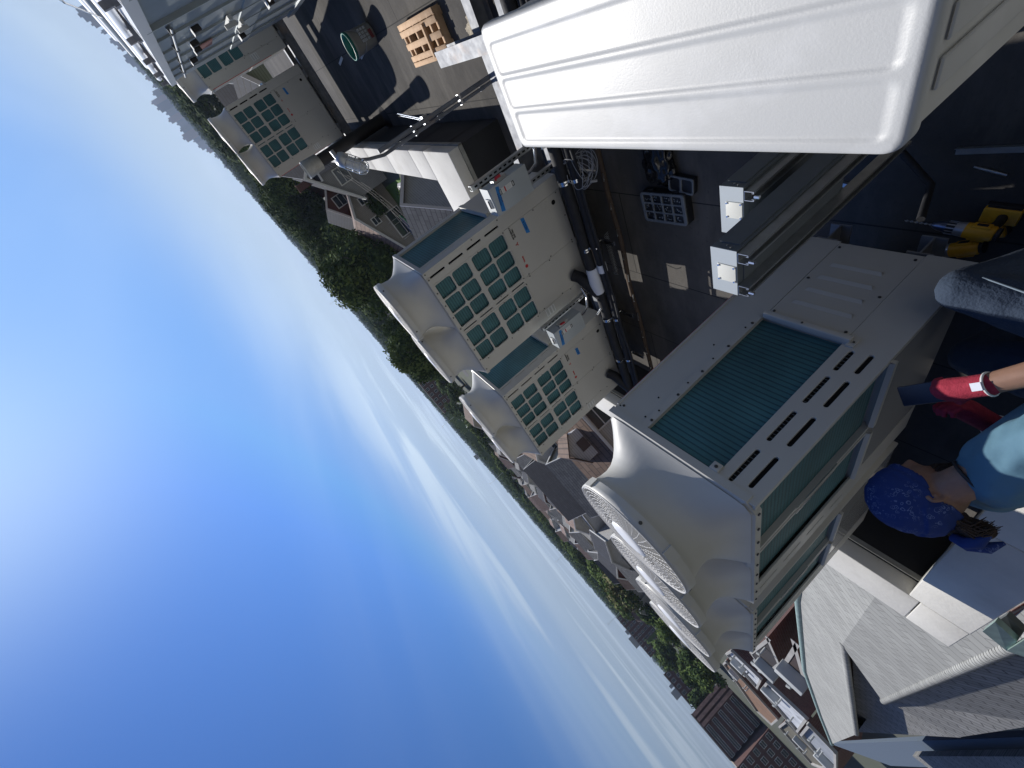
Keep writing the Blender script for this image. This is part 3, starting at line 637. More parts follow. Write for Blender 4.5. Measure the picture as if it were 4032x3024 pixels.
def strut(p0, p1, nrm, lab, grp='slotted steel struts', s=0.041, slots=True, parent=None, name='steel_strut'):
    """C channel with inturned lips, open side along nrm, and punched slots on its back"""
    p0, p1 = Vector(p0), Vector(p1); d = (p1-p0); L = d.length; d.normalize(); n = Vector(nrm).normalized(); c = d.cross(n)
    M = Matrix.Identity(4)
    for i in range(3): M[i][0] = c[i]; M[i][1] = n[i]; M[i][2] = d[i]; M[i][3] = p0[i]
    b = MB(); h = s/2; w = 0.0026
    b.box(-h, h, 0, w, 0, L, 0, M); b.box(-h, -h+w, w, s, 0, L, 0, M); b.box(h-w, h, w, s, 0, L, 0, M)
    b.box(-h+w, -h+0.009, s-w, s, 0, L, 0, M); b.box(h-0.009, h-w, s-w, s, 0, L, 0, M)
    b.box(-h+0.0065, -h+0.009, s-0.009, s-w, 0, L, 0, M); b.box(h-0.009, h-0.0065, s-0.009, s-w, 0, L, 0, M)
    if slots:
        k = 0.03
        while k < L-0.05: b.box(-0.007, 0.007, -0.0006, -0.0001, k, k+0.028, 1, M); k += 0.05
    o = b.build(name, [steel, dark], parent)
    if parent is None: tag(o, lab, 'steel strut', grp)
    return o
strut((3.115, 1.05, -1.30), (3.115, 1.05, ZS), (1, 0, 0), 'upright steel strut carrying the disconnect switch nearest the vent pipe')
strut((3.115, 1.29, -1.50), (3.115, 1.29, ZS), (1, 0, 0), 'upright steel strut squeezed between the switch box and the middle heat pump')
strut((3.115, 2.60, -1.34), (3.115, 2.60, ZS), (1, 0, 0), 'upright steel strut behind the switch box between the two middle heat pumps')
# ---------------------------------------------------------------- electrical trunking boxes hung on struts
def trunking(x, y, zt, L, w, d, lab, k):
    """upright wireway: x..x+w wide, y..y+d deep, top cap in the light"""
    t = thing('cable_trunking', lab, 'trunking', (x, y, zt), 0, 'upright grey cable trunking boxes')
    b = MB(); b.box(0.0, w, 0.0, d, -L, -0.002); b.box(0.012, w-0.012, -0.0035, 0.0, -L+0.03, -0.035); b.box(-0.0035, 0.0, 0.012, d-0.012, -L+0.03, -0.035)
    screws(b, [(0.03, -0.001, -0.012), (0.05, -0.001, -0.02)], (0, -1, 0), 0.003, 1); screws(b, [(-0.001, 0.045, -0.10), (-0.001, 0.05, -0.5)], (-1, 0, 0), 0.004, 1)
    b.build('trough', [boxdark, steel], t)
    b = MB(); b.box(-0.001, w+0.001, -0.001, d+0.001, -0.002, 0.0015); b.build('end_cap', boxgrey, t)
    b = MB(); b.bbox(0.002, 0.076, 0.064, 0.138, 0.0015, 0.005, 0.0015); screws(b, [(a, c, 0.005) for a in (0.008, 0.070) for c in (0.070, 0.132)], (0, 0, 1), 0.0042, 1); b.build('cover_plate', [plate, chrome], t)
    for yy in ((0.035, 0.175) if k == 0 else (0.028, 0.172)):
        strut((-0.002, yy, 0.0-0.001), (-0.002, yy, -L-0.42), (-1, 0, 0), '', parent=t, name='strut')
    b = MB(); b.disc((-0.045, 0.035, -0.004), (-1, 0, 0.0), 0.007, 0.02, 8); b.disc((-0.045, 0.172, -0.004), (-1, 0, 0), 0.007, 0.02, 8); b.build('bolt', chrome, t)
    return t
trunking(1.010, 0.952, -1.470, 0.62, 0.102, 0.215, 'grey cable trunking with ivory plate on its lit top, next to the white condenser', 0)
trunking(0.818, 0.985, -1.150, 0.66, 0.102, 0.196, 'grey cable trunking with ivory plate on its lit top, overlapping the nearest heat pump', 1)
bp_ = hz(3215, 815, -2.02); b = MB(); b.box(-0.055, 0.055, -0.022, 0.022, 0, 0.003); b.box(-0.055, 0.055, 0.019, 0.022, -0.06, 0.0); b.box(-0.042, -0.014, -0.006, 0.006, 0.003, 0.0034, 1); b.box(0.014, 0.042, -0.006, 0.006, 0.003, 0.0034, 1)
q_ = b.build('angle_bracket', [steel, dark]); q_.location = bp_
tag(q_, 'slotted white angle bracket at the foot of the trunking', 'bracket')
# flexible conduit loops near the trunking foot
b = MB(); pts = [(1.20, 0.93, -2.10), (1.28, 1.05, -2.2), (1.16, 1.2, -2.45), (0.9, 1.38, -2.52), (0.72, 1.46, -2.4), (0.66, 1.50, -2.2)]
tag(b.tube(pts, 0.016, 10).build('flexible_conduit', blacki), 'black hose looping on the roof deck below the trunking', 'hose')
b = MB(); b.tube([(1.36, 0.62, -1.75), (1.42, 0.72, -1.9), (1.60, 1.02, -2.02), (1.62, 1.06, -2.12)], 0.030, 14); b.tube([(1.62, 1.06, -2.12), (1.62, 1.07, -2.20)], 0.018, 10, 1); b.disc((1.62, 1.05, -2.14), (0, -1, 0), 0.035, 0.02, 12, 1)
tag(b.build('flexible_conduit', [blacki, chrome]), 'short black hose with bright metal ends below the edge of the white condenser', 'hose')
# ---------------------------------------------------------------- roof deck (structure) and our own building
def deckmat():
    M = bpy.data.materials.new('dusty_roof_membrane'); M.use_nodes = True; t = M.node_tree; b = t.nodes['Principled BSDF']; b.inputs['Roughness'].default_value = 0.9; b.inputs['Specular IOR Level'].default_value = 0.2
    o = t.nodes.new('ShaderNodeTexCoord')
    def nz(sc_, det, lo, hi, a, c, stretch=None):
        src = o.outputs['Object']
        if stretch:
            mp = t.nodes.new('ShaderNodeMapping'); mp.inputs['Scale'].default_value = stretch; t.links.new(src, mp.inputs[0]); src = mp.outputs[0]
        n = t.nodes.new('ShaderNodeTexNoise'); n.inputs['Scale'].default_value = sc_; n.inputs['Detail'].default_value = det; n.inputs['Roughness'].default_value = 0.65; t.links.new(src, n.inputs[0])
        r = t.nodes.new('ShaderNodeMapRange'); t.links.new(n.outputs[0], r.inputs[0])
        for i, q in zip((1, 2, 3, 4), (lo, hi, a, c)): r.inputs[i].default_value = q
        return r.outputs[0]
    x = t.nodes.new('ShaderNodeMix'); x.data_type = 'RGBA'; t.links.new(nz(0.9, 8, 0.35, 0.68, 0, 1), x.inputs[0]); x.inputs[6].default_value = (0.098, 0.092, 0.085, 1); x.inputs[7].default_value = (0.046, 0.045, 0.044, 1)
    y = t.nodes.new('ShaderNodeMix'); y.data_type = 'RGBA'; t.links.new(nz(2.4, 8, 0.50, 0.68, 0, 0.6, (1, 0.25, 1)), y.inputs[0]); t.links.new(x.outputs[2], y.inputs[6]); y.inputs[7].default_value = (0.140, 0.132, 0.121, 1)
    z = t.nodes.new('ShaderNodeMix'); z.data_type = 'RGBA'; t.links.new(nz(26, 3, 0.62, 0.72, 0, 0.5), z.inputs[0]); t.links.new(y.outputs[2], z.inputs[6]); z.inputs[7].default_value = (0.05, 0.048, 0.045, 1)
    k = t.nodes.new('ShaderNodeTexBrick'); k.inputs['Scale'].default_value = 1; k.inputs['Brick Width'].default_value = 6.1; k.inputs['Row Height'].default_value = 0.93; k.inputs['Mortar Size'].default_value = 0.006; k.inputs['Mortar Smooth'].default_value = 0.3
    t.links.new(o.outputs['Object'], k.inputs[0]); zz = t.nodes.new('ShaderNodeMix'); zz.data_type = 'RGBA'; t.links.new(k.outputs[1], zz.inputs[0]); t.links.new(z.outputs[2], zz.inputs[6]); zz.inputs[7].default_value = (0.03, 0.03, 0.03, 1)
    t.links.new(zz.outputs[2], b.inputs['Base Color'])
    bp = t.nodes.new('ShaderNodeBump'); bp.inputs['Strength'].default_value = 0.35; bp.inputs['Distance'].default_value = 0.01; t.links.new(nz(14, 6, 0.2, 0.8, 0, 1), bp.inputs['Height']); t.links.new(bp.outputs[0], b.inputs['Normal'])
    return M
deck = deckmat()
PT = -1.90     # parapet top
CX, CY = 4.72, 1.125
b = MB()
b.add([(-0.10, -8, FL), (16, -8, FL), (16, 1.13, FL), (CX+0.01, 1.13, FL), (CX+0.01, 4.63, FL), (-0.10, 4.63, FL)], [(0, 1, 2, 3, 4, 5)])
tag(b.build('roof_deck', deck), None, None, None, 'structure')
bld = thing('brick_building', 'brick building with pale stone copings whose black roof carries the heat pumps', 'building', (0, 0, G))
brick = brickmat('dark_red_brick', (0.16, 0.06, 0.045), (0.11, 0.045, 0.035), (0.20, 0.18, 0.16), 1.0, 0.215, 0.075, axes='HZ', msize=0.008)
dz = FL-0.012-G
b = MB(); b.box(-0.44, 16, -8, 1.44, 0, dz); b.box(-0.44, 5.40, 1.44, 5.07, 0, dz); b.build('wall', brick, bld)
pz0, pz1 = FL-0.010-G, PT-0.145-G
def par(x0, x1, y0, y1): return MB().box(x0, x1, y0, y1, pz0, pz1)
mb_ = MB()
for x0, x1, y0, y1 in ((-0.095, 4.71, 4.60, 5.0), (CX, 5.3, 1.135, 5.0), (5.3, 16, 1.135, 1.42), (-0.42, -0.095, -8, 5.0)): mb_.box(x0, x1, y0, y1, pz0, pz1)
# welded laps of the upstand
for k in range(12):
    x = 5.1+k*0.93; mb_.add([(x, 1.133, pz0), (x+0.09, 1.133, pz0), (x+0.09, 1.1275, pz0), (x+0.09, 1.1275, pz1-0.03), (x, 1.133, pz1-0.03), (x, 1.1275, pz0), (x, 1.1275, pz1-0.03)], [(5, 2, 3, 6)])
mb_.build('upstand', epdm, bld)
mb_ = MB()
for x0, x1, y0, y1 in ((-0.088, 4.70, 4.590, 4.604), (CX-0.012, CX+0.002, 1.12, 4.6), (CX-0.012, 16, 1.115, 1.129), (-0.097, -0.083, -8, 4.6)): mb_.box(x0, x1, y0, y1, pz1-0.045, pz1-0.0)
mb_.build('flashing', limeside, bld)
# coping stones
cs = []
def stones(x0, x1, y0, y1, along, L, start=0.0):
    a, e = (x0, x1) if along == 'x' else (y0, y1); p = a; first = True
    while p < e-0.01:
        q = min(e, p+(start if first and start else L)); first = False
        r = (p+0.003, q-0.003, y0, y1) if along == 'x' else (x0, x1, p+0.003, q-0.003)
        m2 = MB(); m2.bbox(*r, PT-0.145-G, PT-G, 0.008, seg=2)
        o = m2.build('coping_stone', [lime], bld); cs.append(o); p = q
stones(-0.46, 5.45, 4.62, 5.10, 'x', 1.32, 0.30)
stones(CX, 5.45, 1.125, 4.62, 'y', 1.5, 0.9)
stones(5.45, 16, 1.125, 1.50, 'x', 1.05, 0.5)
stones(-0.46, -0.085, -8, 4.62, 'y', 1.6)
# ---------------------------------------------------------------- pipe run in front of the middle heat pumps
t = thing('insulated_pipe_run', 'black insulated pipes with white wrap along the feet of the middle heat pumps', 'pipes', (3.0, 0, -2.03))
def wob(x, z, y0, y1, amp=0.006, n=28, ph=0): return [(x+amp*math.sin(ph+i*1.3), y0+(y1-y0)*i/n, z+amp*math.cos(ph*2+i*0.9)) for i in range(n+1)]
for x, z, r, y0, y1, nm in ((-0.02, 0.0, 0.052, -0.6, 4.4, 'pipe'), (-0.115, -0.05, 0.040, -0.6, 4.4, 'pipe'), (-0.05, -0.11, 0.030, -0.3, 4.4, 'pipe'), (-0.185, -0.03, 0.016, 0.0, 4.3, 'pipe')):
    b = MB(); b.tube(wob(x, z, y0, y1, 0.005, ph=x*30), r, 16); b.build(nm, blacki, t)
b = MB(); b.tube([(-0.02, 2.28, 0.002), (-0.02, 2.45, 0.004), (-0.025, 2.58, 0.0)], 0.060, 18, radii=[0.056, 0.064, 0.058]); b.build('pipe_wrap', whitetape, t)
b = MB(); b.tube([(-0.118, 2.24, -0.05), (-0.118, 2.33, -0.05)], 0.046, 16); b.build('pipe_wrap', whitetape, t)
for y in (1.40, 2.06, 2.95, 3.6):
    b = MB(); b.tube([(-0.02, y-0.018, 0), (-0.02, y+0.018, 0)], 0.0555, 18); b.tube([(-0.115, y-0.014, -0.05), (-0.115, y+0.014, -0.05)], 0.0435, 16)
    b.box(-0.25, 0.12, y-0.02, y+0.02, -0.165, -0.145); b.box(-0.03, -0.01, y-0.004, y+0.004, -0.145, -0.05); b.tube([(-0.07, y, -0.15), (-0.07, y, 0.05)], 0.005, 6); b.build('pipe_clamp', chrome, t)
for y, s in ((2.42, 1), (3.98, 1)):
    b = MB(); b.tube([(-0.03, y+0.20, 0.0), (0.04, y+0.10, 0.03), (0.13, y-0.02, 0.06), (0.20, y-0.05, 0.09)], 0.060, 14); b.build('pipe_elbow', blacki, t)
b = MB(); b.tube([(0.02, 2.58, 0.02), (0.0, 2.66, -0.01), (-0.03, 2.75, 0.0), (0.0, 2.83, 0.09)], 0.014, 8); b.build('conduit', chrome, t)
# rusty angle with threaded ends lying along the run
b = MB(); b.tube([(2.93+0.01*math.sin(i), 0.9+i*0.25, -2.40+0.008*math.cos(i*1.7)) for i in range(14)], 0.024, 8)
for i in range(11):
    y = 1.25+i*0.27; b.tube([(2.93, y, -2.40), (2.86, y+0.04, -2.33), (2.83, y+0.01, -2.31)], 0.004, 5, 1)
for i in range(26):
    y = 2.1+i*0.018; b.tube([(3.02, y, -2.36), (3.02, y+0.012, -2.30), (2.97, y+0.018, -2.31)], 0.003, 4, 1)
tag(b.build('rusty_pipe', [rust, steel]), 'rusty pipe with wire ties lying below the black insulated pipe bundle', 'pipe')
# coil of grey control cable
b = MB()
for k in range(15):
    c = hz(2285, 665, -2.12); a0 = random.uniform(-0.3, 0.3); rx, ry = random.uniform(0.07, 0.12), random.uniform(0.09, 0.135); tl = random.uniform(-0.03, 0.03)
    b.tube([(c.x+rx*math.cos(2*math.pi*i/26+a0)+0.05*math.sin(k), c.y+ry*math.sin(2*math.pi*i/26), c.z+0.08*math.cos(2*math.pi*i/26+k)+tl) for i in range(24)], 0.0028, 5)
b.tube([(c.x-0.08, c.y+0.10, c.z), (c.x-0.1, c.y+0.12, c.z-0.05)], 0.012, 6)
tag(b.build('cable_coil', mat('grey_cable_jacket', (0.30, 0.31, 0.33), 0.5)), 'loose coil of grey cable hanging under the edge of the white condenser', 'cable')
# ---------------------------------------------------------------- parts organiser, small bins, black bag
plast = mat('smoky_clear_plastic', (0.16, 0.18, 0.20), 0.25, noise_amt=0.2, noise_scale=8); plast2 = mat('dark_plastic', (0.012, 0.013, 0.016), 0.45)
t = thing('parts_organiser', 'clear lidded parts organiser with twelve compartments lying on the shaded roof', 'organiser', hz(2612, 822, FL+0.09).xyz, R(92)); t.location.z = FL
b = MB(); b.bbox(-0.135, 0.135, -0.225, 0.225, 0.0, 0.082, 0.012); b.build('case', plast2, t)
lidp = cutplate('lid', (-0.135, 0.135, -0.225, 0.225, 0.03), [(-0.118+0.081*i, -0.118+0.081*i+0.072, -0.205+0.103*j, -0.205+0.103*j+0.093, 0.014) for i in range(3) for j in range(4)], 0.010, plast, t, Matrix.Translation((0, 0, 0.088)), 0.002)
b = MB()
for i in range(3):
    for j in range(4):
        for k in range(5):
            x, y = -0.082+0.081*i+random.uniform(-0.02, 0.02), -0.158+0.103*j+random.uniform(-0.03, 0.03); b.box(-0.006, 0.006, -0.004, 0.004, 0.083, 0.086, k % 2, Matrix.Translation((x, y, 0)) @ Matrix.Rotation(random.uniform(0, 3), 4, 'Z'))
b.build('fixings', [steel, boxdark], t)
b = MB(); b.bbox(0.135, 0.155, -0.06, 0.06, 0.03, 0.06, 0.006); b.bbox(-0.15, -0.135, 0.1, 0.16, 0.03, 0.07, 0.005); b.bbox(-0.15, -0.135, -0.16, -0.1, 0.03, 0.07, 0.005); b.build('handle', plast2, t)
t = thing('small_parts_bins', 'pair of small black parts bins beside the larger clear organiser', 'bins', hz(2682, 728, FL+0.05)); t.location.z = FL; t.rotation_euler = (0, 0, R(84))
b = MB(); b.bbox(-0.065, 0.065, -0.115, 0.115, 0, 0.05, 0.01); b.build('case', plast2, t)
cutplate('rim', (-0.065, 0.065, -0.115, 0.115, 0.02), [(-0.055, 0.055, -0.105, -0.006, 0.02), (-0.055, 0.055, 0.006, 0.105, 0.02)], 0.008, plast, t, Matrix.Translation((0, 0, 0.054)), 0.002)
c = hz(2595, 640, FL+0.05); b = MB()
bm = bmesh.new(); bmesh.ops.create_icosphere(bm, subdivisions=4, radius=1)
for v in bm.verts:
    n_ = noise.noise(v.co*2.2)*0.35+noise.noise(v.co*6)*0.16; q = v.co*(1+n_); v.co = Vector((c.x+q.x*0.13, c.y+q.y*0.17, FL+0.06+max(-0.06, q.z*0.07)))
b.add([v.co.copy() for v in bm.verts], [tuple(v.index for v in f.verts) for f in bm.faces], 0, True); bm.free()
tag(b.build('plastic_bag', mat('black_shiny_plastic', (0.012, 0.012, 0.013), 0.2)), 'crumpled black plastic bag on the roof by the edge of the white condenser', 'bag')
# ---------------------------------------------------------------- cordless tools
yel = mat('yellow_tool_plastic', (0.72, 0.36, 0.02), 0.45, noise_amt=0.1, noise_scale=30); toolblk = mat('black_tool_rubber', (0.02, 0.02, 0.022), 0.6); toolgrey = mat('silver_tool_collar', (0.42, 0.42, 0.44), 0.35, 0.5)
def drill(loc, yaw, lab, impact=False):
    """body axis along +x at height 0.20; grip drops to a battery foot"""
    t = thing('cordless_drill', lab, 'power drill', loc, yaw, 'yellow cordless power tools'); h = 0.185
    b = MB(); b.tube([(-0.105, 0, h), (-0.098, 0, h), (-0.03, 0, h), (0.0, 0, h)], 0.036, 20, 0, radii=[0.028, 0.034, 0.036, 0.034]); b.bbox(-0.085, -0.02, -0.0385, 0.0385, h-0.018, h+0.020, 0.005)
    b.tube([(-0.075, 0, h-0.02), (-0.085, 0, 0.10), (-0.080, 0, 0.055)], 0.019, 12, 1); b.bbox(-0.072, -0.032, -0.040, 0.040, h-0.009, h+0.011, 0.003, 1)
    b.tube([(-0.107, 0, h), (-0.120, 0, h)], 0.030, 16, 1); b.build('body', [yel, toolblk], t)
    b = MB(); b.bbox(-0.135, -0.005, -0.038, 0.038, 0.030, 0.060, 0.006, 0); b.bbox(-0.140, 0.0, -0.040, 0.040, 0.0, 0.032, 0.006, 1); b.bbox(-0.128, -0.012, -0.0405, 0.0405, 0.036, 0.05, 0.002, 1); b.build('battery', [yel, toolblk], t)
    b = MB(); b.bbox(-0.058, -0.044, -0.008, 0.008, 0.120, 0.155, 0.004); b.build('trigger', toolblk, t)
    if impact:
        b = MB(); b.tube([(0.0, 0, h), (0.03, 0, h), (0.052, 0, h), (0.060, 0, h)], 0.03, 20, radii=[0.034, 0.032, 0.022, 0.012]); b.tube([(0.06, 0, h), (0.085, 0, h)], 0.007, 10, 0); b.build('nose', toolgrey, t)
    else:
        b = MB(); b.tube([(0.0, 0, h), (0.035, 0, h)], 0.033, 24, 0, radii=[0.034, 0.031]); b.tube([(0.035, 0, h), (0.068, 0, h)], 0.029, 24, 1)
        for k in range(12): 
            a = R(30*k); b.box(0.036, 0.067, -0.0025, 0.0025, 0.028, 0.031, 0, Matrix.Translation((0, 0, h)) @ Matrix.Rotation(a, 4, 'X'))
        b.build('torque_collar', [toolgrey, toolblk], t)
        b = MB(); b.tube([(0.068, 0, h), (0.078, 0, h), (0.10, 0, h), (0.118, 0, h), (0.126, 0, h)], 0.025, 20, radii=[0.027, 0.025, 0.022, 0.014, 0.008]); b.build('chuck', [mat('blued_steel_chuck', (0.16, 0.19, 0.28), 0.28, 0.8)], t)
        b = MB()
        n = 44; vs = []
        for i in range(n):
            x = 0.126+i*0.0026; a = i*0.42
            for s in (0, 1, 2, 3):
                rr = (0.0050, 0.0022, 0.0050, 0.0022)[s]; vs.append((x, rr*math.cos(a+s*math.pi/2), h+rr*math.sin(a+s*math.pi/2)))
        b.add(vs, [(i*4+s, i*4+(s+1) % 4, (i+1)*4+(s+1) % 4, (i+1)*4+s) for i in range(n-1) for s in range(4)], 0, False); b.build('drill_bit', steel, t)
    return t
pd = hz(3800, 905, FL+0.185)
drill((pd.x, pd.y, FL), R(-3), 'yellow cordless drill standing on its battery with a twist bit in its chuck')
pd = hz(3745, 985, FL+0.185)
drill((pd.x-0.0, pd.y+0.0, FL), R(22), 'short nosed yellow impact driver lying beside the drill next to the jeans knee', True)
p0 = hz(3835, 656, FL+0.008); p1 = hz(3965, 690, FL+0.008); b = MB(); b.tube([p0, p0.lerp(p1, 0.33), p0.lerp(p1, 0.66), p1], 0.007, 6, radii=[0.004, 0.007, 0.007, 0.006]); tag(b.build('drill_bit', steel), 'loose steel twist drill bit on the dark roof beside the yellow drill', 'drill bit')
for i, (u, v, L, wd, lb) in enumerate(((3940, 590, 0.30, 0.035, 'bright strip of sheet steel on the dark roof above the drills'), (3330, 730, 0.12, 0.035, 'short steel channel offcut on the roof near the black hose'))):
    p = hz(u, v, FL+0.01); b = MB(); b.box(-L/2, L/2, -wd/2, wd/2, 0, 0.003); b.box(-L/2, L/2, -wd/2, -wd/2+0.002, 0.003, 0.02); q = b.build('metal_offcut', steel); q.location = (p.x, p.y, FL+0.003); q.rotation_euler = (0, 0, R(4-12*i)); tag(q, lb, 'metal offcut', 'steel offcuts on the roof')
# ---------------------------------------------------------------- bucket, pallet, paver, vent pipe, lamp pole
t = thing('plastic_bucket', 'grey white plastic bucket with teal rim standing in the shadow of a fan unit', 'bucket', (7.10, -0.035, FL))
bw = mat('dull_white_bucket', (0.30, 0.31, 0.30), 0.5, noise_amt=0.12); teal = mat('teal_plastic', (0.01, 0.16, 0.13), 0.4)
b = MB(); b.lathe([(0.0, 0.0), (0.128, 0.0), (0.131, 0.01), (0.146, 0.30), (0.152, 0.305), (0.152, 0.33), (0.146, 0.335), (0.148, 0.36)], 0, 0, 40); b.build('bucket_body', bw, t)
b = MB(); b.lathe([(0.149, 0.335), (0.158, 0.34), (0.158, 0.372), (0.150, 0.376), (0.141, 0.372), (0.138, 0.30), (0.120, 0.02), (0.0, 0.02)], 0, 0, 40); b.build('rim', teal, t)
b = MB(); 
for k in range(4):
    for j in range(3): b.box(-0.1435-0.008*(j/2), -0.1425, -0.075+0.04*k, -0.045+0.04*k, 0.09+0.045*j, 0.122+0.045*j, 0)
b.box(-0.142, -0.138, -0.02, 0.08, 0.03, 0.075, 1); b.build('label', [boxgrey, mat('faded_red_print', (0.20, 0.05, 0.05), 0.6)], t, Matrix.Rotation(R(14), 4, 'Z'))
b = MB(); b.tube([(0.155*math.cos(R(a)), 0.155*math.sin(R(a)), 0.33-0.16*math.sin(R((a+90)))) for a in range(-90, 91, 12)], 0.003, 5); b.build('handle', steel, t, Matrix.Rotation(R(170), 4, 'Z'))
t = thing('wooden_pallet', 'small pale timber pallet lying on the sunny part of the roof', 'pallet', (4.98, 0.035, FL))
for y0, y1, nm in ((0.0, 0.055, 'deck_board'), (0.062, 0.12, 'deck_board'), (0.185, 0.245, 'deck_board'), (0.305, 0.36, 'deck_board'), (0.368, 0.415, 'deck_board')):
    b = MB(); b.bbox(random.uniform(-0.02, 0.01), 0.96+random.uniform(-0.02, 0.02), y0, y1, 0.092, 0.108, 0.002, seg=1); b.build(nm, wood, t)
for x in (0.0, 0.17, 0.34, 0.56, 0.80, 0.92):
    b = MB(); b.bbox(x, x+0.04, 0.004, 0.41, 0.012, 0.0915, 0.002, seg=1); b.build('stringer', wood, t)
for y in (0.02, 0.30):
    b = MB(); b.bbox(0, 0.95, y, y+0.07, 0.0, 0.0115, 0.001, seg=1); b.build('bottom_board', wood, t)
b = MB(); b.bbox(0.27, 0.31, 0.10, 0.40, 0.1085, 0.135, 0.002, M=Matrix.Rotation(R(-4), 4, 'Z')); b.build('loose_batten', wood, t)
for u, v, s, lb in ((1885, 62, 0.17, 'rough pale concrete paver by the far corner of the white condenser'), (1868, 105, 0.10, 'smaller broken piece of concrete beside the rough paver')):
    p = hz(u, v, FL+0.04); bm = bmesh.new(); bmesh.ops.create_cube(bm, size=1); bmesh.ops.subdivide_edges(bm, edges=list(bm.edges), cuts=7, use_grid_fill=True)
    for q in bm.verts: q.co = Vector((q.co.x*s*1.4, q.co.y*s, q.co.z*0.09+0.045)) + Vector((noise.noise(q.co*7), noise.noise(q.co*7+Vector((5, 0, 0))), noise.noise(q.co*5+Vector((0, 5, 0)))*0.6))*0.012
    b = MB(); b.add([q.co.copy() for q in bm.verts], [tuple(x.index for x in f.verts) for f in bm.faces]); bm.free()
    q = b.build('concrete_block', mat('rough_concrete', (0.42, 0.37, 0.29), 0.9, noise_amt=0.25, noise_scale=14, bump=0.6, bump_scale=40)); q.location = (p.x, p.y, FL+0.002); q.rotation_euler = (0, 0, R(20)); tag(q, lb, 'concrete block', 'pieces of concrete on the roof')
t = thing('vent_pipe', 'upright black vent pipe with a pale metal cap in front of the far parapet', 'vent pipe', (8.40, 0.985, FL))
b = MB(); b.tube([(0, 0, 0), (0, 0, 1.45)], 0.098, 24); b.lathe([(0.20, 0.0), (0.17, 0.02), (0.10, 0.06), (0.086, 0.10)], 0, 0, 24); b.build('pipe', vent_black, t)
b = MB(); b.lathe([(0.086, 1.38), (0.125, 1.40), (0.140, 1.67), (0.136, 1.69), (0.130, 1.67), (0.11, 1.50), (0.0, 1.50)], 0, 0, 32); b.build('cap', mat('pale_aluminium_cap', (0.45, 0.46, 0.43), 0.55, 0.4, noise_amt=0.15, noise_scale=18), t)
t = thing('lamp_pole', 'upright conduit and strut pole carrying a caged jar lamp at its top', 'lamp pole', (4.10, 0.672, FL))
b = MB(); b.tube([(0, -0.014, 0.0), (0, -0.014, 1.55)], 0.019, 14); b.build('pole', galv, t)
b = MB(); b.tube([(0.0, 0.030, 0.0), (0.0, 0.030, 0.9), (0, 0.030, 1.44)], 0.0145, 12)
for z in (0.35, 0.85, 1.28): b.tube([(0, 0.030, z), (0, 0.030, z+0.05)], 0.0185, 12)
b.build('conduit', galv, t)
b = MB()
for z in (0.62, 1.15): b.box(-0.022, 0.022, -0.038, 0.048, z, z+0.022)
b.tube([(0.02, -0.02, 1.02), (0.55, -0.10, 1.04)], 0.005, 6); b.tube([(0.02, 0.01, 1.00), (0.55, -0.07, 1.02)], 0.005, 6); b.box(-0.0, 0.05, -0.05, 0.02, 0.99, 1.04); b.build('bracket', chrome, t)
ax = Vector((-0.30, 0.62, -0.55)).normalized(); o0 = Vector((0.0, -0.115, 1.86)); M = frameM(o0, ax.cross(Vector((0, 0, 1))).normalized(), ax.cross(ax.cross(Vector((0, 0, 1)))).normalized())
if (M.to_3x3() @ Vector((0, 0, 1))).dot(ax) < 0: M = M @ Matrix.Rotation(math.pi, 4, 'X')
b = MB(); b.lathe([(0.0, -0.045), (0.045, -0.04), (0.060, -0.01), (0.060, 0.035), (0.052, 0.04)], 0, 0, 28); b.tube([(0, 0, -0.04), (0, 0.04, -0.09)], 0.018, 10); lampbody = b.build('lamp_housing', mat('cast_aluminium', (0.48, 0.49, 0.50), 0.4, 0.7), t, M)
b = MB(); b.lathe([(0.046, 0.035), (0.047, 0.15), (0.040, 0.185), (0.020, 0.20), (0.0, 0.203)], 0, 0, 28)
for z in [0.05+0.016*k for k in range(8)]: b.lathe([(0.0475, z), (0.0495, z+0.004), (0.0475, z+0.008)], 0, 0, 28)
b.build('glass_jar', mat('pale_ribbed_jar', (0.62, 0.64, 0.64), 0.12, spec=0.9), lampbody)
b = MB()
for k in range(6):
    a = R(60*k); b.tube([(0.060*math.cos(a), 0.060*math.sin(a), 0.03), (0.062*math.cos(a), 0.062*math.sin(a), 0.16), (0.045*math.cos(a), 0.045*math.sin(a), 0.205), (0.022*math.cos(a), 0.022*math.sin(a), 0.216)], 0.0035, 6)
for rr, z in ((0.062, 0.10), (0.024, 0.216), (0.062, 0.155)): b.tube([(rr*math.cos(2*math.pi*i/24), rr*math.sin(2*math.pi*i/24), z) for i in range(25)], 0.0035, 6, caps=False)
b.build('wire_cage', chrome, lampbody)
b = MB(); b.tube([(0.0, 0.030, 1.44), (0.0, 0.03, 1.52), (0.0, -0.01, 1.66), (0.0, -0.075, 1.80), (0.0, -0.10, 1.84)], 0.0145, 10); b.build('lamp_arm', galv, t)
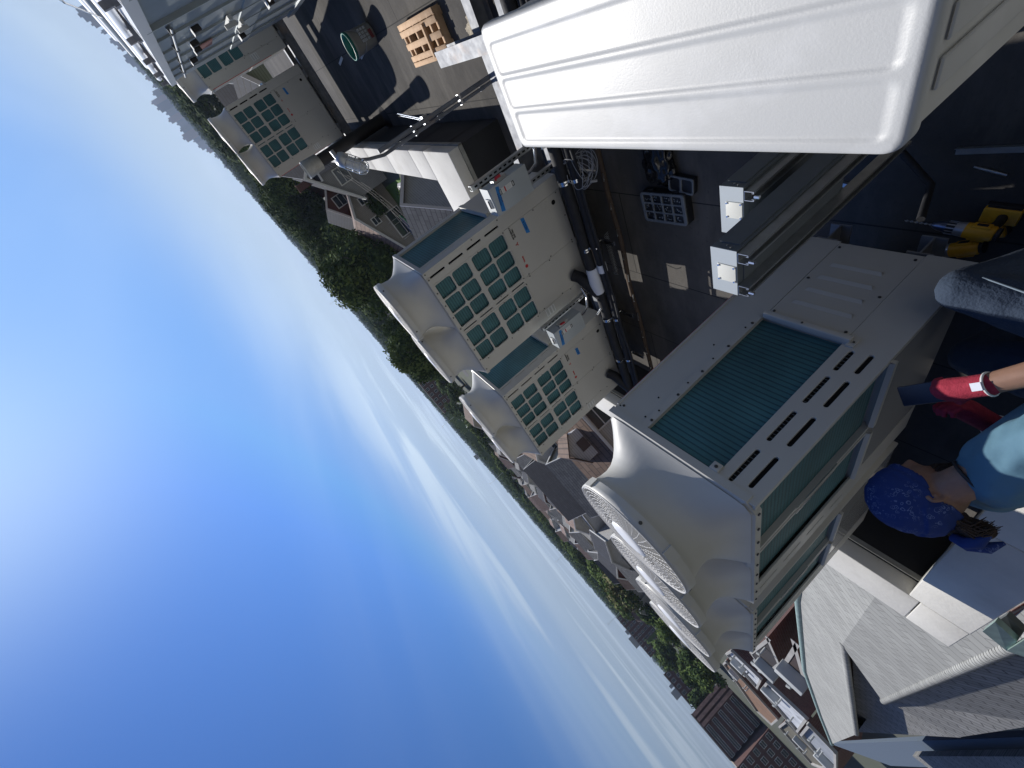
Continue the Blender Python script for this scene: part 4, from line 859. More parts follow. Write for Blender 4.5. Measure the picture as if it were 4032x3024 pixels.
# ---------------------------------------------------------------- large grey duct cabinet on the right of the view
t = thing('rooftop_duct_cabinet', 'long grey sheet metal duct cabinet with standing seams and hooks beside the far heat pumps', 'duct', (0, -0.72, FL))
XE = 8.95; z0, z1 = 0.30, 2.43
b = MB(); b.box(2.6, XE, -1.7, 0, z0, z1)
b.box(5.1, XE, 0, 0.012, 1.15, 1.45); b.box(2.6, XE+0.01, -0.005, 0.022, z0, z0+0.12); b.build('casing', ductgrey, t)
for x in (3.1, 3.9, 4.96, 5.6, 6.3, 7.0, 7.7, 8.35):
    b = MB(); b.box(x-0.012, x+0.012, 0.0, 0.035 if x in (3.9, 4.96) else 0.018, z0+0.12, z1-0.005); b.build('standing_seam', ductgrey, t)
b = MB(); b.box(2.6, XE+0.02, -1.72, 0.03, z1, z1+0.035); b.box(2.6, XE+0.02, 0.028, 0.034, z1-0.05, z1+0.036); b.build('top_trim', mat('bright_duct_trim', (0.62, 0.64, 0.66), 0.35, 0.3), t)
for x, z in ((5.75, 2.02), (6.45, 2.05), (6.95, 2.02), (7.6, 2.08), (6.1, 1.15), (6.55, 1.10), (7.9, 1.35)):
    b = MB(); b.bbox(x-0.035, x+0.035, 0.012, 0.06, z-0.05, z+0.03, 0.008, 0)
    b.box(x-0.06, x+0.06, 0.012, 0.075, z+0.034, z+0.038, 1); b.build('hook_box', [vent_black, paper], t)
b = MB(); b.box(6.95, 7.35, 0.013, 0.018, 1.80, 2.0); b.build('warning_panel', mat('faded_red_panel', (0.30, 0.12, 0.09), 0.6, noise_amt=0.3, noise_scale=8), t)
b = MB(); b.tube([(5.1, 0.045, 2.24), (8.6, 0.045, 2.24)], 0.012, 8); 
for x in (5.3, 6.2, 7.1, 8.0): b.box(x-0.015, x+0.015, 0.0, 0.06, 2.22, 2.26)
b.build('conduit', boxdark, t)
for x0, x1, za in ((6.05, 6.5, 1.62), (6.75, 7.1, 1.42)):
    b = MB(); b.box(x0, x1, 0.02, 0.06, za, za+0.04); b.box(x0+0.1, x0+0.13, 0.06, 0.10, za-0.03, za+0.10); b.build('bracket', papergrey, t)
for x in (3.2, 5.0, 6.8, 8.6):
    b = MB(); b.box(x-0.05, x+0.05, -1.6, -0.1, 0, z0); b.build('curb_leg', galv, t)
t = thing('pipe_rack', 'rack of sunlit pipes and thin rails running along the top of the grey duct cabinet', 'pipe rack', (0, -0.72, FL+2.47))
wp = mat('white_painted_pipe', (0.72, 0.74, 0.76), 0.4)
for y, z, r, m_ in ((-0.10, 0.06, 0.035, wp), (-0.26, 0.07, 0.040, wp), (-0.42, 0.12, 0.035, boxdark), (-0.62, 0.14, 0.045, wp), (-0.85, 0.16, 0.03, boxdark), (-1.1, 0.18, 0.035, wp)):
    b = MB(); b.tube([(2.7, y, z), (8.9, y, z)], r, 12); b.build('pipe', m_, t)
for x in (4.0, 5.2, 6.4, 7.6, 8.7):
    b = MB(); b.box(x-0.03, x+0.03, -1.3, 0.02, 0.0, 0.035); b.box(x-0.02, x+0.02, -0.03, 0.01, 0.035, 0.10); b.build('pipe_support', galv, t)
for z, y, dz_ in ((0.27, -0.35, 0.0), (0.33, -0.9, 0.10)):
    b = MB(); b.tube([(2.7, y, z+dz_+0.20), (5.3, y, z+0.0)], 0.008, 6); b.tube([(2.7, y, z-0.02), (5.3, y, z)], 0.008, 6); b.tube([(5.3, y, z), (6.6, y-0.05, 0.10)], 0.007, 6); b.build('guy_wire', chrome, t)
# bright strips lying on the deck between the duct and the far units
for i, (x, y, L, rz_, lb) in enumerate(((7.75, 0.10, 0.42, 2, 'bright metal strip on the dark deck nearest the bucket'), (9.0, 0.05, 0.35, 2, 'bright strip on the deck below the farthest heat pump'), (9.1, 0.98, 0.10, 0, 'small bright metal tab at the parapet end of the far heat pump row'))):
    b = MB(); b.box(-L/2, L/2, -0.02, 0.02, 0, 0.01); q = b.build('metal_strip', paper); q.location = (x, y, FL+0.01); q.rotation_euler = (0, 0, R(rz_+8)); tag(q, lb, 'metal strip', 'bright metal strips on the deck')
# ---------------------------------------------------------------- the seated man (body one skin, clothes over it)
_ico = None
def blob(mb, c, r, mi=0):
    """ellipsoid; r = radius or (rx, ry)"""
    global _ico
    if _ico is None:
        bm = bmesh.new(); bmesh.ops.create_icosphere(bm, subdivisions=2, radius=1); _ico = ([v.co.copy() for v in bm.verts], [tuple(v.index for v in f.verts) for f in bm.faces]); bm.free()
    rx, ry = r if isinstance(r, tuple) else (r, r); rz = (rx+ry)/2
    mb.add([(c[0]+v.x*rx, c[1]+v.y*ry, c[2]+v.z*rz) for v in _ico[0]], _ico[1], mi, True)
def limbs(mb, nodes, edges):
    """closely spaced ellipsoids along each bone, later fused into one skin"""
    for a, b_ in edges:
        A, B = nodes[a], nodes[b_]; pa, pb = Vector(A[:3]), Vector(B[:3]); ra, rb = [(q if isinstance(q, tuple) else (q, q)) for q in (A[3], B[3])]
        L = (pb-pa).length; n_ = max(2, int(L/(0.22*min(min(ra), min(rb))))+1)
        for i in range(n_+1):
            f = i/n_; g = f*f*(3-2*f)*0.5+f*0.5; blob(mb, pa.lerp(pb, f), (ra[0]*(1-g)+rb[0]*g, ra[1]*(1-g)+rb[1]*g))
def remeshed(mb, name, material, parent, vox, smooth_it=6):
    o = mb.build(name, material); mod = o.modifiers.new('r', 'REMESH'); mod.mode = 'VOXEL'; mod.voxel_size = vox; mod.use_smooth_shade = True
    s = o.modifiers.new('s', 'SMOOTH'); s.factor = 0.5; s.iterations = smooth_it
    dg = bpy.context.evaluated_depsgraph_get(); me = bpy.data.meshes.new_from_object(o.evaluated_get(dg)); bpy.data.objects.remove(o)
    me.name = name; me.materials.clear(); me.materials.append(material); me.polygons.foreach_set('use_smooth', [True]*len(me.polygons))
    q = bpy.data.objects.new(name, me); C.objects.link(q)
    if parent is not None: q.parent = parent
    return q
skin = mat('tanned_skin', (0.30, 0.17, 0.115), 0.55, noise_amt=0.15, noise_scale=30)
J = dict(pelvis=(-0.20, 1.62, -1.78, (0.115, 0.155)), waist=(-0.19, 1.61, -1.60, (0.105, 0.135)), chest=(-0.10, 1.600, -1.35, (0.120, 0.155)), top=(-0.03, 1.620, -1.205, (0.080, 0.110)),
  neck=(0.015, 1.655, -1.145, 0.058), jaw=(0.045, 1.70, -1.10, 0.058),
  rsh=(-0.07, 1.465, -1.24, 0.066), relb=(-0.09, 1.29, -1.48, 0.047), rfor=(0.00, 1.335, -1.40, 0.042), rwr=(0.125, 1.448, -1.333, 0.034), rpalm=(0.175, 1.495, -1.325, (0.040, 0.022)),
  lsh=(-0.02, 1.80, -1.25, 0.066), lelb=(-0.10, 1.88, -1.50, 0.047), lwr=(0.07, 1.71, -1.42, 0.030), lpalm=(0.135, 1.645, -1.385, (0.040, 0.022)),
  rhip=(-0.12, 1.53, -1.78, 0.10), rth=(0.12, 1.505, -1.78, 0.082), rkn=(0.345, 1.475, -1.775, 0.058), rsn=(0.24, 1.49, -1.98, 0.052), ran=(0.03, 1.52, -2.50, 0.038), rto=(0.15, 1.50, -2.57, 0.036),
  lhip=(-0.14, 1.74, -1.78, 0.10), lth=(0.05, 1.80, -1.80, 0.088), lkn=(0.24, 1.84, -1.83, 0.060), lsn=(0.18, 1.84, -2.02, 0.054), lan=(0.04, 1.85, -2.50, 0.038), lto=(0.16, 1.85, -2.57, 0.036))
E_ = [('pelvis', 'waist'), ('waist', 'chest'), ('chest', 'top'), ('top', 'neck'), ('neck', 'jaw'), ('top', 'rsh'), ('rsh', 'relb'), ('relb', 'rfor'), ('rfor', 'rwr'), ('rwr', 'rpalm'), ('top', 'lsh'), ('lsh', 'lelb'), ('lelb', 'lwr'), ('lwr', 'lpalm'),
  ('pelvis', 'rhip'), ('rhip', 'rth'), ('rth', 'rkn'), ('rkn', 'rsn'), ('rsn', 'ran'), ('ran', 'rto'), ('pelvis', 'lhip'), ('lhip', 'lth'), ('lth', 'lkn'), ('lkn', 'lsn'), ('lsn', 'lan'), ('lan', 'lto')]
hf = Vector((0.72, -0.30, -0.62)).normalized(); hu = Vector((0.60, -0.05, 0.75)); hu = (hu-hf*hu.dot(hf)).normalized(); hr = hf.cross(hu).normalized()
HC = Vector((0.088, 1.755, -1.050)); HS = 1.13
def hp(r, f, u): return HC + (hr*r + hf*f + hu*u)*HS
def headshape(scale=1.0, hi=5, fn=None):
    bm = bmesh.new(); bmesh.ops.create_icosphere(bm, subdivisions=hi, radius=1); vs = []
    for v in bm.verts:
        r, f, u = v.co
        w_ = 0.077*(1-0.22*max(0, -u)*(0.5+0.5*max(0, f))) ; d_ = 0.098; h_ = 0.120
        R_, F_, U_ = r*w_, f*d_, u*h_
        if u < -0.2 and f > 0: F_ *= 1.02; R_ *= (1-0.28*min(1, (-u-0.2)*1.3))
        if f < -0.2 and u < -0.1: F_ *= (1-0.35*min(1, (-u-0.1)*1.4))
        # brow, nose, lips, chin, eye sockets
        if f > 0:
            g = lambda cr, cu, s1, s2: math.exp(-((R_-cr)/s1)**2-((U_-cu)/s2)**2)
            F_ += 0.006*g(0, 0.022, 0.045, 0.010) + 0.020*g(0, -0.020, 0.0095, 0.015) + 0.010*g(0, -0.004, 0.008, 0.016) + 0.006*g(0, -0.058, 0.018, 0.008) + 0.008*g(0, -0.095, 0.02, 0.014)
            F_ -= 0.010*(g(0.031, 0.006, 0.014, 0.009)+g(-0.031, 0.006, 0.014, 0.009)) + 0.003*g(0, -0.066, 0.02, 0.004)
        R_, F_, U_ = R_*scale, F_*scale, U_*scale
        if fn: R_, F_, U_ = fn(R_, F_, U_)
        vs.append(hp(R_, F_, U_))
    fs = [tuple(x.index for x in f_.verts) for f_ in bm.faces]; bm.free()
    return vs, fs
body = MB(); limbs(body, J, E_)
vs, fs = headshape(); body.add(vs, fs, 0, True)
for s in (1, -1):
    body.tube([hp(s*0.074, -0.002, 0.010), hp(s*0.084, -0.010, 0.022), hp(s*0.088, -0.020, 0.014), hp(s*0.086, -0.020, -0.006), hp(s*0.079, -0.008, -0.026)], 0.007, 8)
    body.tube([hp(s*0.074, -0.006, 0.0), hp(s*0.081, -0.010, -0.004)], 0.012, 8)
def fingers(mb, palm, wrist, grip, side, r=0.0085):
    """four unequal bent fingers and a thumb leaving the side of the palm"""
    d = (palm-wrist).normalized(); g = (grip-d*grip.dot(d)).normalized(); s = d.cross(g)*side
    for k, L in enumerate((0.070, 0.080, 0.075, 0.058)):
        b0 = palm + d*0.022 + s*(0.030-0.020*k); p1 = b0 + d*L*0.45 + g*0.008; p2 = p1 + d*L*0.12 + g*L*0.42; p3 = p2 - d*L*0.25 + g*L*0.20
        mb.tube([b0-d*0.02, b0, p1, p2, p3], r, 8, radii=[r*1.1, r*1.1, r, r*0.92, r*0.75])
    b0 = palm - d*0.015 + s*0.032; mb.tube([b0-s*0.015, b0, b0+s*0.018+d*0.030+g*0.012, b0+s*0.012+d*0.055+g*0.034], r*1.2, 8, radii=[r*1.3, r*1.3, r*1.1, r*0.85])
rp, rw = Vector(J['rpalm'][:3]), Vector(J['rwr'][:3]); lp, lw = Vector(J['lpalm'][:3]), Vector(J['lwr'][:3])
fingers(body, rp, rw, Vector((0.1, 0.45, -0.9)), 1); fingers(body, lp, lw, Vector((0.5, 0.1, 0.9)), -1)
person = remeshed(body, 'person', skin, None, 0.005, 4)
tag(person, 'seated man in blue bandana, pale blue shirt, jeans and red gloves, holding a phone', 'person')
def sub(keys, pad, over=None):
    n = {k: (J[k][0], J[k][1], J[k][2], tuple(q+pad for q in (J[k][3] if isinstance(J[k][3], tuple) else (J[k][3],)*2))) for k in keys}
    if over: n.update(over)
    return n, [e for e in E_ if e[0] in n and e[1] in n]
shirtm = mat('pale_blue_cotton', (0.095, 0.20, 0.27), 0.85, noise_amt=0.12, noise_scale=4, bump=0.35, bump_scale=14)
jeansm = mat('dark_denim', (0.022, 0.038, 0.070), 0.9, noise_amt=0.2, noise_scale=3, bump=0.5, bump_scale=90, col2=(0.034, 0.054, 0.088))
n, e = sub(['waist', 'chest', 'top', 'rsh', 'lsh'], 0.030, {'hem': (-0.19, 1.615, -1.74, (0.150, 0.180)), 'rsl': (-0.080, 1.385, -1.355, 0.072), 'lsl': (-0.055, 1.838, -1.36, 0.072), 'col': (-0.010, 1.636, -1.180, 0.066)})
e += [('hem', 'waist'), ('rsh', 'rsl'), ('lsh', 'lsl'), ('top', 'col')]
def folds(o, amp, sc_):
    for v in o.data.vertices:
        q = v.co; k = noise.noise(q*sc_)+0.5*noise.noise(Vector((q.x*sc_*2.5, q.y*sc_*2.5, q.z*sc_*0.9))); v.co = q+v.normal*amp*k
sb = MB(); limbs(sb, n, e); folds(remeshed(sb, 'shirt', shirtm, person, 0.008, 6), 0.011, 10)
n, e = sub(['pelvis', 'rhip', 'rth', 'rkn', 'rsn', 'lhip', 'lth', 'lkn', 'lsn'], 0.022, {'rcf': (0.05, 1.52, -2.46, 0.075), 'lcf': (0.05, 1.85, -2.46, 0.075)})
e += [('rsn', 'rcf'), ('lsn', 'lcf')]
sb = MB(); limbs(sb, n, e); jn = remeshed(sb, 'jeans', jeansm, person, 0.008, 5); folds(jn, 0.006, 9)
sb = MB(); sb.tube([(0.02, 1.440, -1.720), (0.12, 1.420, -1.730), (0.22, 1.408, -1.745), (0.31, 1.402, -1.765)], 0.0035, 5); sb.build('seam', mat('pale_denim_seam', (0.22, 0.28, 0.34), 0.9), jn)
gm = mat('red_knit_glove', (0.33, 0.02, 0.045), 0.85, noise_amt=0.2, noise_scale=60, bump=0.3, bump_scale=250)
for palm, wr, gr, sd_ in ((rp, rw, Vector((0.1, 0.45, -0.9)), 1), (lp, lw, Vector((0.5, 0.1, 0.9)), -1)):
    g_ = MB(); d = (palm-wr).normalized(); limbs(g_, {'a': (*(wr-d*0.012), 0.037), 'b': (*(wr+d*0.02), 0.037), 'c': (*palm, (0.046, 0.036)), 'd': (*(palm+d*0.025), (0.043, 0.032))}, [('a', 'b'), ('b', 'c'), ('c', 'd')])
    fingers(g_, palm, wr, gr, sd_, 0.0108); gl = remeshed(g_, 'work_glove', gm, person, 0.004, 2)
    c_ = MB(); s_ = d.cross(gr).normalized(); q_ = d.cross(s_)
    c_.tube([wr-d*0.018+(s_*math.cos(2*math.pi*i/20)+q_*math.sin(2*math.pi*i/20))*0.0375 for i in range(21)], 0.0035, 6, caps=False); c_.build('cuff_edge', paper, gl)
    if sd_ == 1:
        c_ = MB(); v0 = wr + d*0.0 - q_*0.0; up_ = Vector((-0.2, -0.75, 0.6)).normalized(); up_ = (up_-d*up_.dot(d)).normalized(); M = frameM(wr-d*0.006+up_*0.0425, d, up_.cross(d)); c_.box(-0.013, 0.013, -0.013, 0.013, 0, 0.002, 0, M); c_.build('cuff_tag', whitetape, gl)
# phone between the gloves
ph = rp + (rp-rw).normalized()*0.075 + Vector((0.01, 0.012, -0.004))
M = frameM(ph, (rp-rw).normalized(), Vector((0.2, 0.5, -0.35)).cross((rp-rw).normalized())); b = MB(); b.bbox(-0.076, 0.076, -0.037, 0.037, -0.006, 0.006, 0.005, 0, M); b.bbox(0.040, 0.072, -0.034, -0.004, 0.006, 0.009, 0.003, 0, M)
tag(b.build('mobile_phone', mat('dark_phone_case', (0.014, 0.017, 0.035), 0.4)), 'dark mobile phone held in the red gloves of the seated man', 'phone')
# bandana, hair, neck cord
def bandmat():
    M = bpy.data.materials.new('blue_paisley_cotton'); M.use_nodes = True; t = M.node_tree; b = t.nodes['Principled BSDF']; b.inputs['Roughness'].default_value = 0.85
    o = t.nodes.new('ShaderNodeTexCoord'); n = t.nodes.new('ShaderNodeTexNoise'); n.inputs['Scale'].default_value = 26; n.inputs['Detail'].default_value = 2; t.links.new(o.outputs['Object'], n.inputs[0])
    mx_ = t.nodes.new('ShaderNodeMix'); mx_.data_type = 'VECTOR'; mx_.inputs[0].default_value = 0.035; t.links.new(o.outputs['Object'], mx_.inputs[4]); t.links.new(n.outputs[1], mx_.inputs[5])
    v = t.nodes.new('ShaderNodeTexVoronoi'); v.inputs['Scale'].default_value = 72; t.links.new(mx_.outputs[1], v.inputs[0])
    def band(a, c):
        r = t.nodes.new('ShaderNodeMapRange'); r.interpolation_type = 'SMOOTHSTEP'; t.links.new(v.outputs[0], r.inputs[0]); r.inputs[1].default_value = a; r.inputs[2].default_value = c; return r.outputs[0]
    def mt(op, a, bb):
        q = t.nodes.new('ShaderNodeMath'); q.operation = op
        for i, s in enumerate((a, bb)):
            if isinstance(s, (int, float)): q.inputs[i].default_value = s
            else: t.links.new(s, q.inputs[i])
        return q.outputs[0]
    ring = mt('MULTIPLY', band(0.28, 0.34), mt('SUBTRACT', 1.0, band(0.38, 0.44))); dot = mt('SUBTRACT', 1.0, band(0.08, 0.14))
    n2 = t.nodes.new('ShaderNodeTexNoise'); n2.inputs['Scale'].default_value = 13; t.links.new(o.outputs['Object'], n2.inputs[0]); r2 = t.nodes.new('ShaderNodeMapRange'); t.links.new(n2.outputs[0], r2.inputs[0]); r2.inputs[1].default_value = 0.45; r2.inputs[2].default_value = 0.58
    a = mt('MULTIPLY', mt('MAXIMUM', ring, dot), mt('MULTIPLY', r2.outputs[0], 0.38))
    x = t.nodes.new('ShaderNodeMix'); x.data_type = 'RGBA'; t.links.new(a, x.inputs[0]); x.inputs[6].default_value = (0.011, 0.034, 0.16, 1); x.inputs[7].default_value = (0.30, 0.38, 0.58, 1); t.links.new(x.outputs[2], b.inputs['Base Color'])
    bp = t.nodes.new('ShaderNodeBump'); bp.inputs['Strength'].default_value = 0.35; bp.inputs['Distance'].default_value = 0.01; n3 = t.nodes.new('ShaderNodeTexNoise'); n3.inputs['Scale'].default_value = 22; t.links.new(o.outputs['Object'], n3.inputs[0]); t.links.new(n3.outputs[0], bp.inputs['Height']); t.links.new(bp.outputs[0], b.inputs['Normal'])
    return M
bm_ = bandmat()
def bandfn(r, f, u):
    # below the tie line the cloth tucks into the head
    line = 0.018 + (f-0.09)*0.50 + 0.030*math.exp(-((f+0.005)/0.032)**2)*(1 if abs(r) > 0.045 else 0)
    k = 1.10 if u > line else 0.90
    s = 1 + 0.02*noise.noise(Vector((r, f, u))*60)+0.010*math.sin((u-f*0.5)*260)*(1 if u < line+0.045 else 0.2)
    if f < -0.03 and u < 0.03: k *= 1.05
    return r*k*s, f*k*s, u*k*s+(0.004 if u > line else 0)
vs, fs = headshape(1.0, 6, bandfn); b = MB(); b.add(vs, fs, 0, True)
for pts in ([(0.0, -0.115, -0.035), (0.02, -0.135, -0.045), (0.045, -0.135, -0.065), (0.055, -0.120, -0.090)], [(0.0, -0.115, -0.035), (0.01, -0.14, -0.055), (0.025, -0.150, -0.090), (0.03, -0.14, -0.125)]):
    b.tube([hp(*p) for p in pts], 0.014, 8, radii=[0.016, 0.020, 0.018, 0.006])
b.build('bandana', bm_, person)
hairm = mat('brown_hair', (0.055, 0.032, 0.020), 0.7, noise_amt=0.4, noise_scale=60, bump=0.8, bump_scale=120)
b = MB()
for p_, r_ in (((0, -0.075, -0.055), 0.045), ((0.0, -0.095, -0.085), 0.038), ((0.0, -0.105, -0.115), 0.026)): blob(b, hp(*p_), r_)
for k in range(420):
    a = random.uniform(-0.9, 0.9); q = hp(0.055*math.sin(a)+0.01, -0.085+random.uniform(-0.01, 0.015), -0.045+random.uniform(-0.01, 0.015)); e1 = q+hu*(-0.045)+hf*(-0.028+random.uniform(-0.015, 0.015))+hr*random.uniform(-0.03, 0.015); e2 = e1+Vector((-0.01, 0.0, -0.028))+Vector((random.uniform(-1, 1), random.uniform(-1, 1), random.uniform(-1, 1)))*0.010
    b.tube([q, q.lerp(e1, 0.6)+hf*(-0.014), e1, e2], 0.003, 4, radii=[0.003, 0.0032, 0.0024, 0.0008])
b.build('hair', hairm, person)
b = MB()
for k in range(520):
    a = R(random.uniform(-70, 70)); q = hp(0.056*math.sin(a), 0.040+0.045*math.cos(a), -0.075+random.uniform(-0.02, 0.025)); e1 = q+(q-HC).normalized()*0.016-hu*0.012; b.tube([q-(q-HC).normalized()*0.006, q, e1], 0.002, 4, radii=[0.002, 0.0016, 0.0006])
b.build('beard', hairm, person)
b = MB(); nk = Vector(J['neck'][:3]); ax_ = (Vector(J['jaw'][:3])-nk).normalized(); s1 = ax_.cross(Vector((0, 0, 1))).normalized(); s2 = ax_.cross(s1)
b.tube([nk+ax_*0.004+(s1*math.cos(2*math.pi*i/24)+s2*math.sin(2*math.pi*i/24))*0.062 for i in range(25)], 0.0055, 6, caps=False); b.build('neck_cord', toolblk, person)
b = MB(); c = Vector((-0.03, 1.44, -1.67)); b.tube([c+Vector((0.02*math.cos(2*math.pi*i/20), 0.006*math.sin(2*math.pi*i/20), 0.02*math.sin(2*math.pi*i/20))) for i in range(21)], 0.0022, 5, caps=False); b.build('key_ring', chrome, person)
for J1, J2 in (('ran', 'rto'), ('lan', 'lto')):
    b = MB(); a_, c_ = Vector(J[J1][:3]), Vector(J[J2][:3]); b.bbox(a_.x-0.06, c_.x+0.06, a_.y-0.048, a_.y+0.048, FL+0.004, FL+0.085, 0.03); b.build('boot', toolblk, person)
# ---------------------------------------------------------------- ground, streets, lawn
gm_ = mat('town_ground', (0.11, 0.11, 0.10), 0.95, noise_amt=0.5, noise_scale=0.02, col2=(0.07, 0.085, 0.05))
asph = mat('street_asphalt', (0.075, 0.075, 0.078), 0.9, noise_amt=0.25, noise_scale=0.6); conc = mat('pale_concrete_paving', (0.36, 0.35, 0.33), 0.9, noise_amt=0.2, noise_scale=0.5)
b = MB(); n = 72
ring = [0, 60, 200, 700, 2500, 9000]
vs = [(0, 0, G)]; fs = []
for r_ in ring[1:]:
    for k in range(n): vs.append((r_*math.cos(2*math.pi*k/n), r_*math.sin(2*math.pi*k/n), G + (14 if r_ >= 9000 else 0)))
for k in range(n): fs.append((0, 1+k, 1+(k+1) % n))
for j in range(len(ring)-2):
    for k in range(n): a, c = 1+j*n, 1+(j+1)*n; fs.append((a+k, c+k, c+(k+1) % n, a+(k+1) % n))
b.add(vs, fs); tag(b.build('ground', gm_), kind='structure')
def patch(name, pts, z, m_, kind='structure'):
    return tag(MB().add([(p[0], p[1], z) for p in pts], [tuple(range(len(pts)))]).build(name, m_), kind=kind)
patch('driveway', [pol(14.5, 34), pol(23, 36), pol(21, 49), pol(15.0, 46)], G+0.012, conc)
patch('lawn', [pol(12.6, 47), pol(15.8, 46), pol(17.0, 57), pol(12.6, 60)], G+0.016, mat('green_lawn', (0.085, 0.17, 0.03), 0.95, noise_amt=0.35, noise_scale=0.7))
patch('road', [pol(40, 78), pol(41, 84), pol(75, 118), pol(76, 110)], G+0.010, asph)
patch('road', [pol(2, 92), pol(2, 98), pol(38, 120), pol(38, 112)], G+0.010, asph)
# ---------------------------------------------------------------- houses
def roofm(i): return (brickmat('brown_roof_shingle', (0.19, 0.135, 0.105), (0.15, 0.105, 0.08), (0.08, 0.06, 0.05), 1, 0.9, 0.22, axes='XZ'), brickmat('dark_slate_shingle', (0.040, 0.043, 0.055), (0.030, 0.033, 0.042), (0.02, 0.02, 0.02), 1, 0.9, 0.22, axes='XZ'),
    brickmat('grey_roof_shingle', (0.22, 0.22, 0.21), (0.17, 0.17, 0.165), (0.09, 0.09, 0.09), 1, 0.9, 0.22, axes='XZ'), brickmat('rosy_roof_shingle', (0.26, 0.19, 0.16), (0.21, 0.15, 0.13), (0.12, 0.09, 0.08), 1, 0.9, 0.22, axes='XZ'))[i]
def sid(name, c): return brickmat('siding_'+name, c, tuple(x*0.93 for x in c), tuple(x*0.5 for x in c), 1, 6.0, 0.16, axes='HZ', msize=0.012, bump=0.3, noise_mix=0.2)
trim = mat('white_house_trim', (0.66, 0.66, 0.65), 0.6)
def house(label, cx, cy, rot, W, D, ze, zr, wall_m, roof_m, wins=(), group='houses around the building', chimney=False, dormer=None, over=0.35, flat_ridge_x=True, cat='house'):
    """gable house: local x along the ridge, local y across; wins = (side, x, z, w, h); side g0/g1 gable ends (-x/+x), s0/s1 eaves (-y/+y)"""
    t = thing('house', label, cat, (cx, cy, G), R(rot), group)
    e, r = ze-G, zr-G; hx, hy = W/2, D/2
    b = MB(); b.add([(-hx, -hy, 0), (hx, -hy, 0), (hx, hy, 0), (-hx, hy, 0), (-hx, -hy, e), (hx, -hy, e), (hx, hy, e), (-hx, hy, e), (-hx, 0, r), (hx, 0, r)], [(0, 1, 5, 4), (2, 3, 7, 6), (1, 2, 6, 9, 5), (3, 0, 4, 8, 7)]); b.build('wall', wall_m, t)
    sl = (r-e)/hy; ov = over; th = 0.14; b = MB()
    for s in (-1, 1):
        y1, z1 = s*(hy+ov), e-sl*ov
        b.prism([(-hx-ov, 0, r+0.03), (hx+ov, 0, r+0.03), (hx+ov, y1, z1+0.03), (-hx-ov, y1, z1+0.03)][::s], (0, 0, th))
    rf = b.build('roof', roof_m, t)
    b = MB()
    for x in (-hx-ov, hx+ov):
        for s in (-1, 1):
            a, c = Vector((x, 0, r-0.12)), Vector((x, s*(hy+ov), e-sl*ov-0.12)); b.prism([a, c, c+Vector((0, 0, 0.30)), a+Vector((0, 0, 0.30))], (0.05 if x > 0 else -0.05, 0, 0))
    for s in (-1, 1): b.box(-hx-ov, hx+ov, s*(hy+ov)-(0.05 if s < 0 else -0.01), s*(hy+ov)+(0.05 if s > 0 else -0.01)+0.03, e-sl*ov-0.08, e-sl*ov+0.12)
    b.build('trim', trim, t)
    if chimney: b = MB(); b.box(-0.35, 0.35, 0.4, 1.1, r-1.2, r+0.9); b.box(-0.42, 0.42, 0.33, 1.17, r+0.78, r+0.9); b.build('chimney', brick, rf)
    for side, x, z, w_, h_ in wins:
        z -= G
        if side[0] == 'g': s = -1 if side == 'g0' else 1; M = Matrix.Translation((s*hx, x, z)) @ Matrix.Rotation(R(90 if s > 0 else -90), 4, 'Z')
        else: s = -1 if side == 's0' else 1; M = Matrix.Translation((x, s*hy, z)) @ Matrix.Rotation(R(180 if s > 0 else 0), 4, 'Z')
        b = MB(); f = 0.10
        for q in ((-w_/2-f, w_/2+f, h_/2, h_/2+f*1.3), (-w_/2-f, w_/2+f, -h_/2-f, -h_/2), (-w_/2-f, -w_/2, -h_/2, h_/2), (w_/2, w_/2+f, -h_/2, h_/2), (-w_/2, w_/2, -0.035, 0.035)): b.box(q[0], q[1], -0.07, 0.02, q[2], q[3], 0, M)
        fr = b.build('window', trim, t); b = MB(); b.box(-w_/2, w_/2, -0.02, -0.01, -h_/2, h_/2, 0, M); b.build('pane', glassm, fr)
    return t
def at(az, d): p = pol(az, d); return p.x, p.y
x, y = at(7.0, 57); house('grey sided gable house with three white framed windows, beyond the vent pipe cap', x, y, 4, 11, 8.4, -8.9, -5.2, sid('grey', (0.30, 0.30, 0.31)), roofm(1), [('g0', -1.2, -7.9, 1.5, 1.2), ('g0', 1.5, -8.6, 1.5, 1.3), ('g0', 0.6, -10.6, 1.7, 1.3), ('g0', -2.6, -10.4, 1.1, 1.3)], chimney=True)
x, y = at(11.6, 66); house('dark red house with a white window between the grey gable house and trees', x, y, 20, 9, 7.0, -8.7, -6.0, sid('oxblood', (0.13, 0.055, 0.045)), roofm(1), [('g0', 0, -8.0, 1.3, 1.3), ('g0', 1.6, -10.6, 1.0, 1.3)])
x, y = at(14.6, 60); house('long beige grey house with a rosy roof, behind the lawn', x, y, 26, 10, 13, -10.2, -7.3, sid('beige', (0.33, 0.31, 0.28)), roofm(3), [('g0', -1.2, -9.4, 0.8, 0.8), ('g0', 1.4, -9.2, 0.8, 0.8), ('g0', 3.0, -11.4, 3.2, 1.7), ('g0', -3.6, -11.2, 1.4, 1.2)])
x, y = at(21.5, 66); house('house with a white gable and brown roof peeping over the nearest fan shroud', x, y, 30, 8, 6.5, -10.6, -7.3, sid('white', (0.55, 0.56, 0.58)), roofm(0), [('g0', 0.0, -9.2, 0.8, 1.1)])
x, y = at(19.6, 33); house('small garage with a sunlit grey shingle roof, just below the parapet', x, y, 62, 6.2, 5.2, -9.2, -7.2, sid('pale_blue', (0.42, 0.46, 0.50)), roofm(2), [('g1', 0.0, -9.0, 0.9, 0.9)], group='small outbuildings')
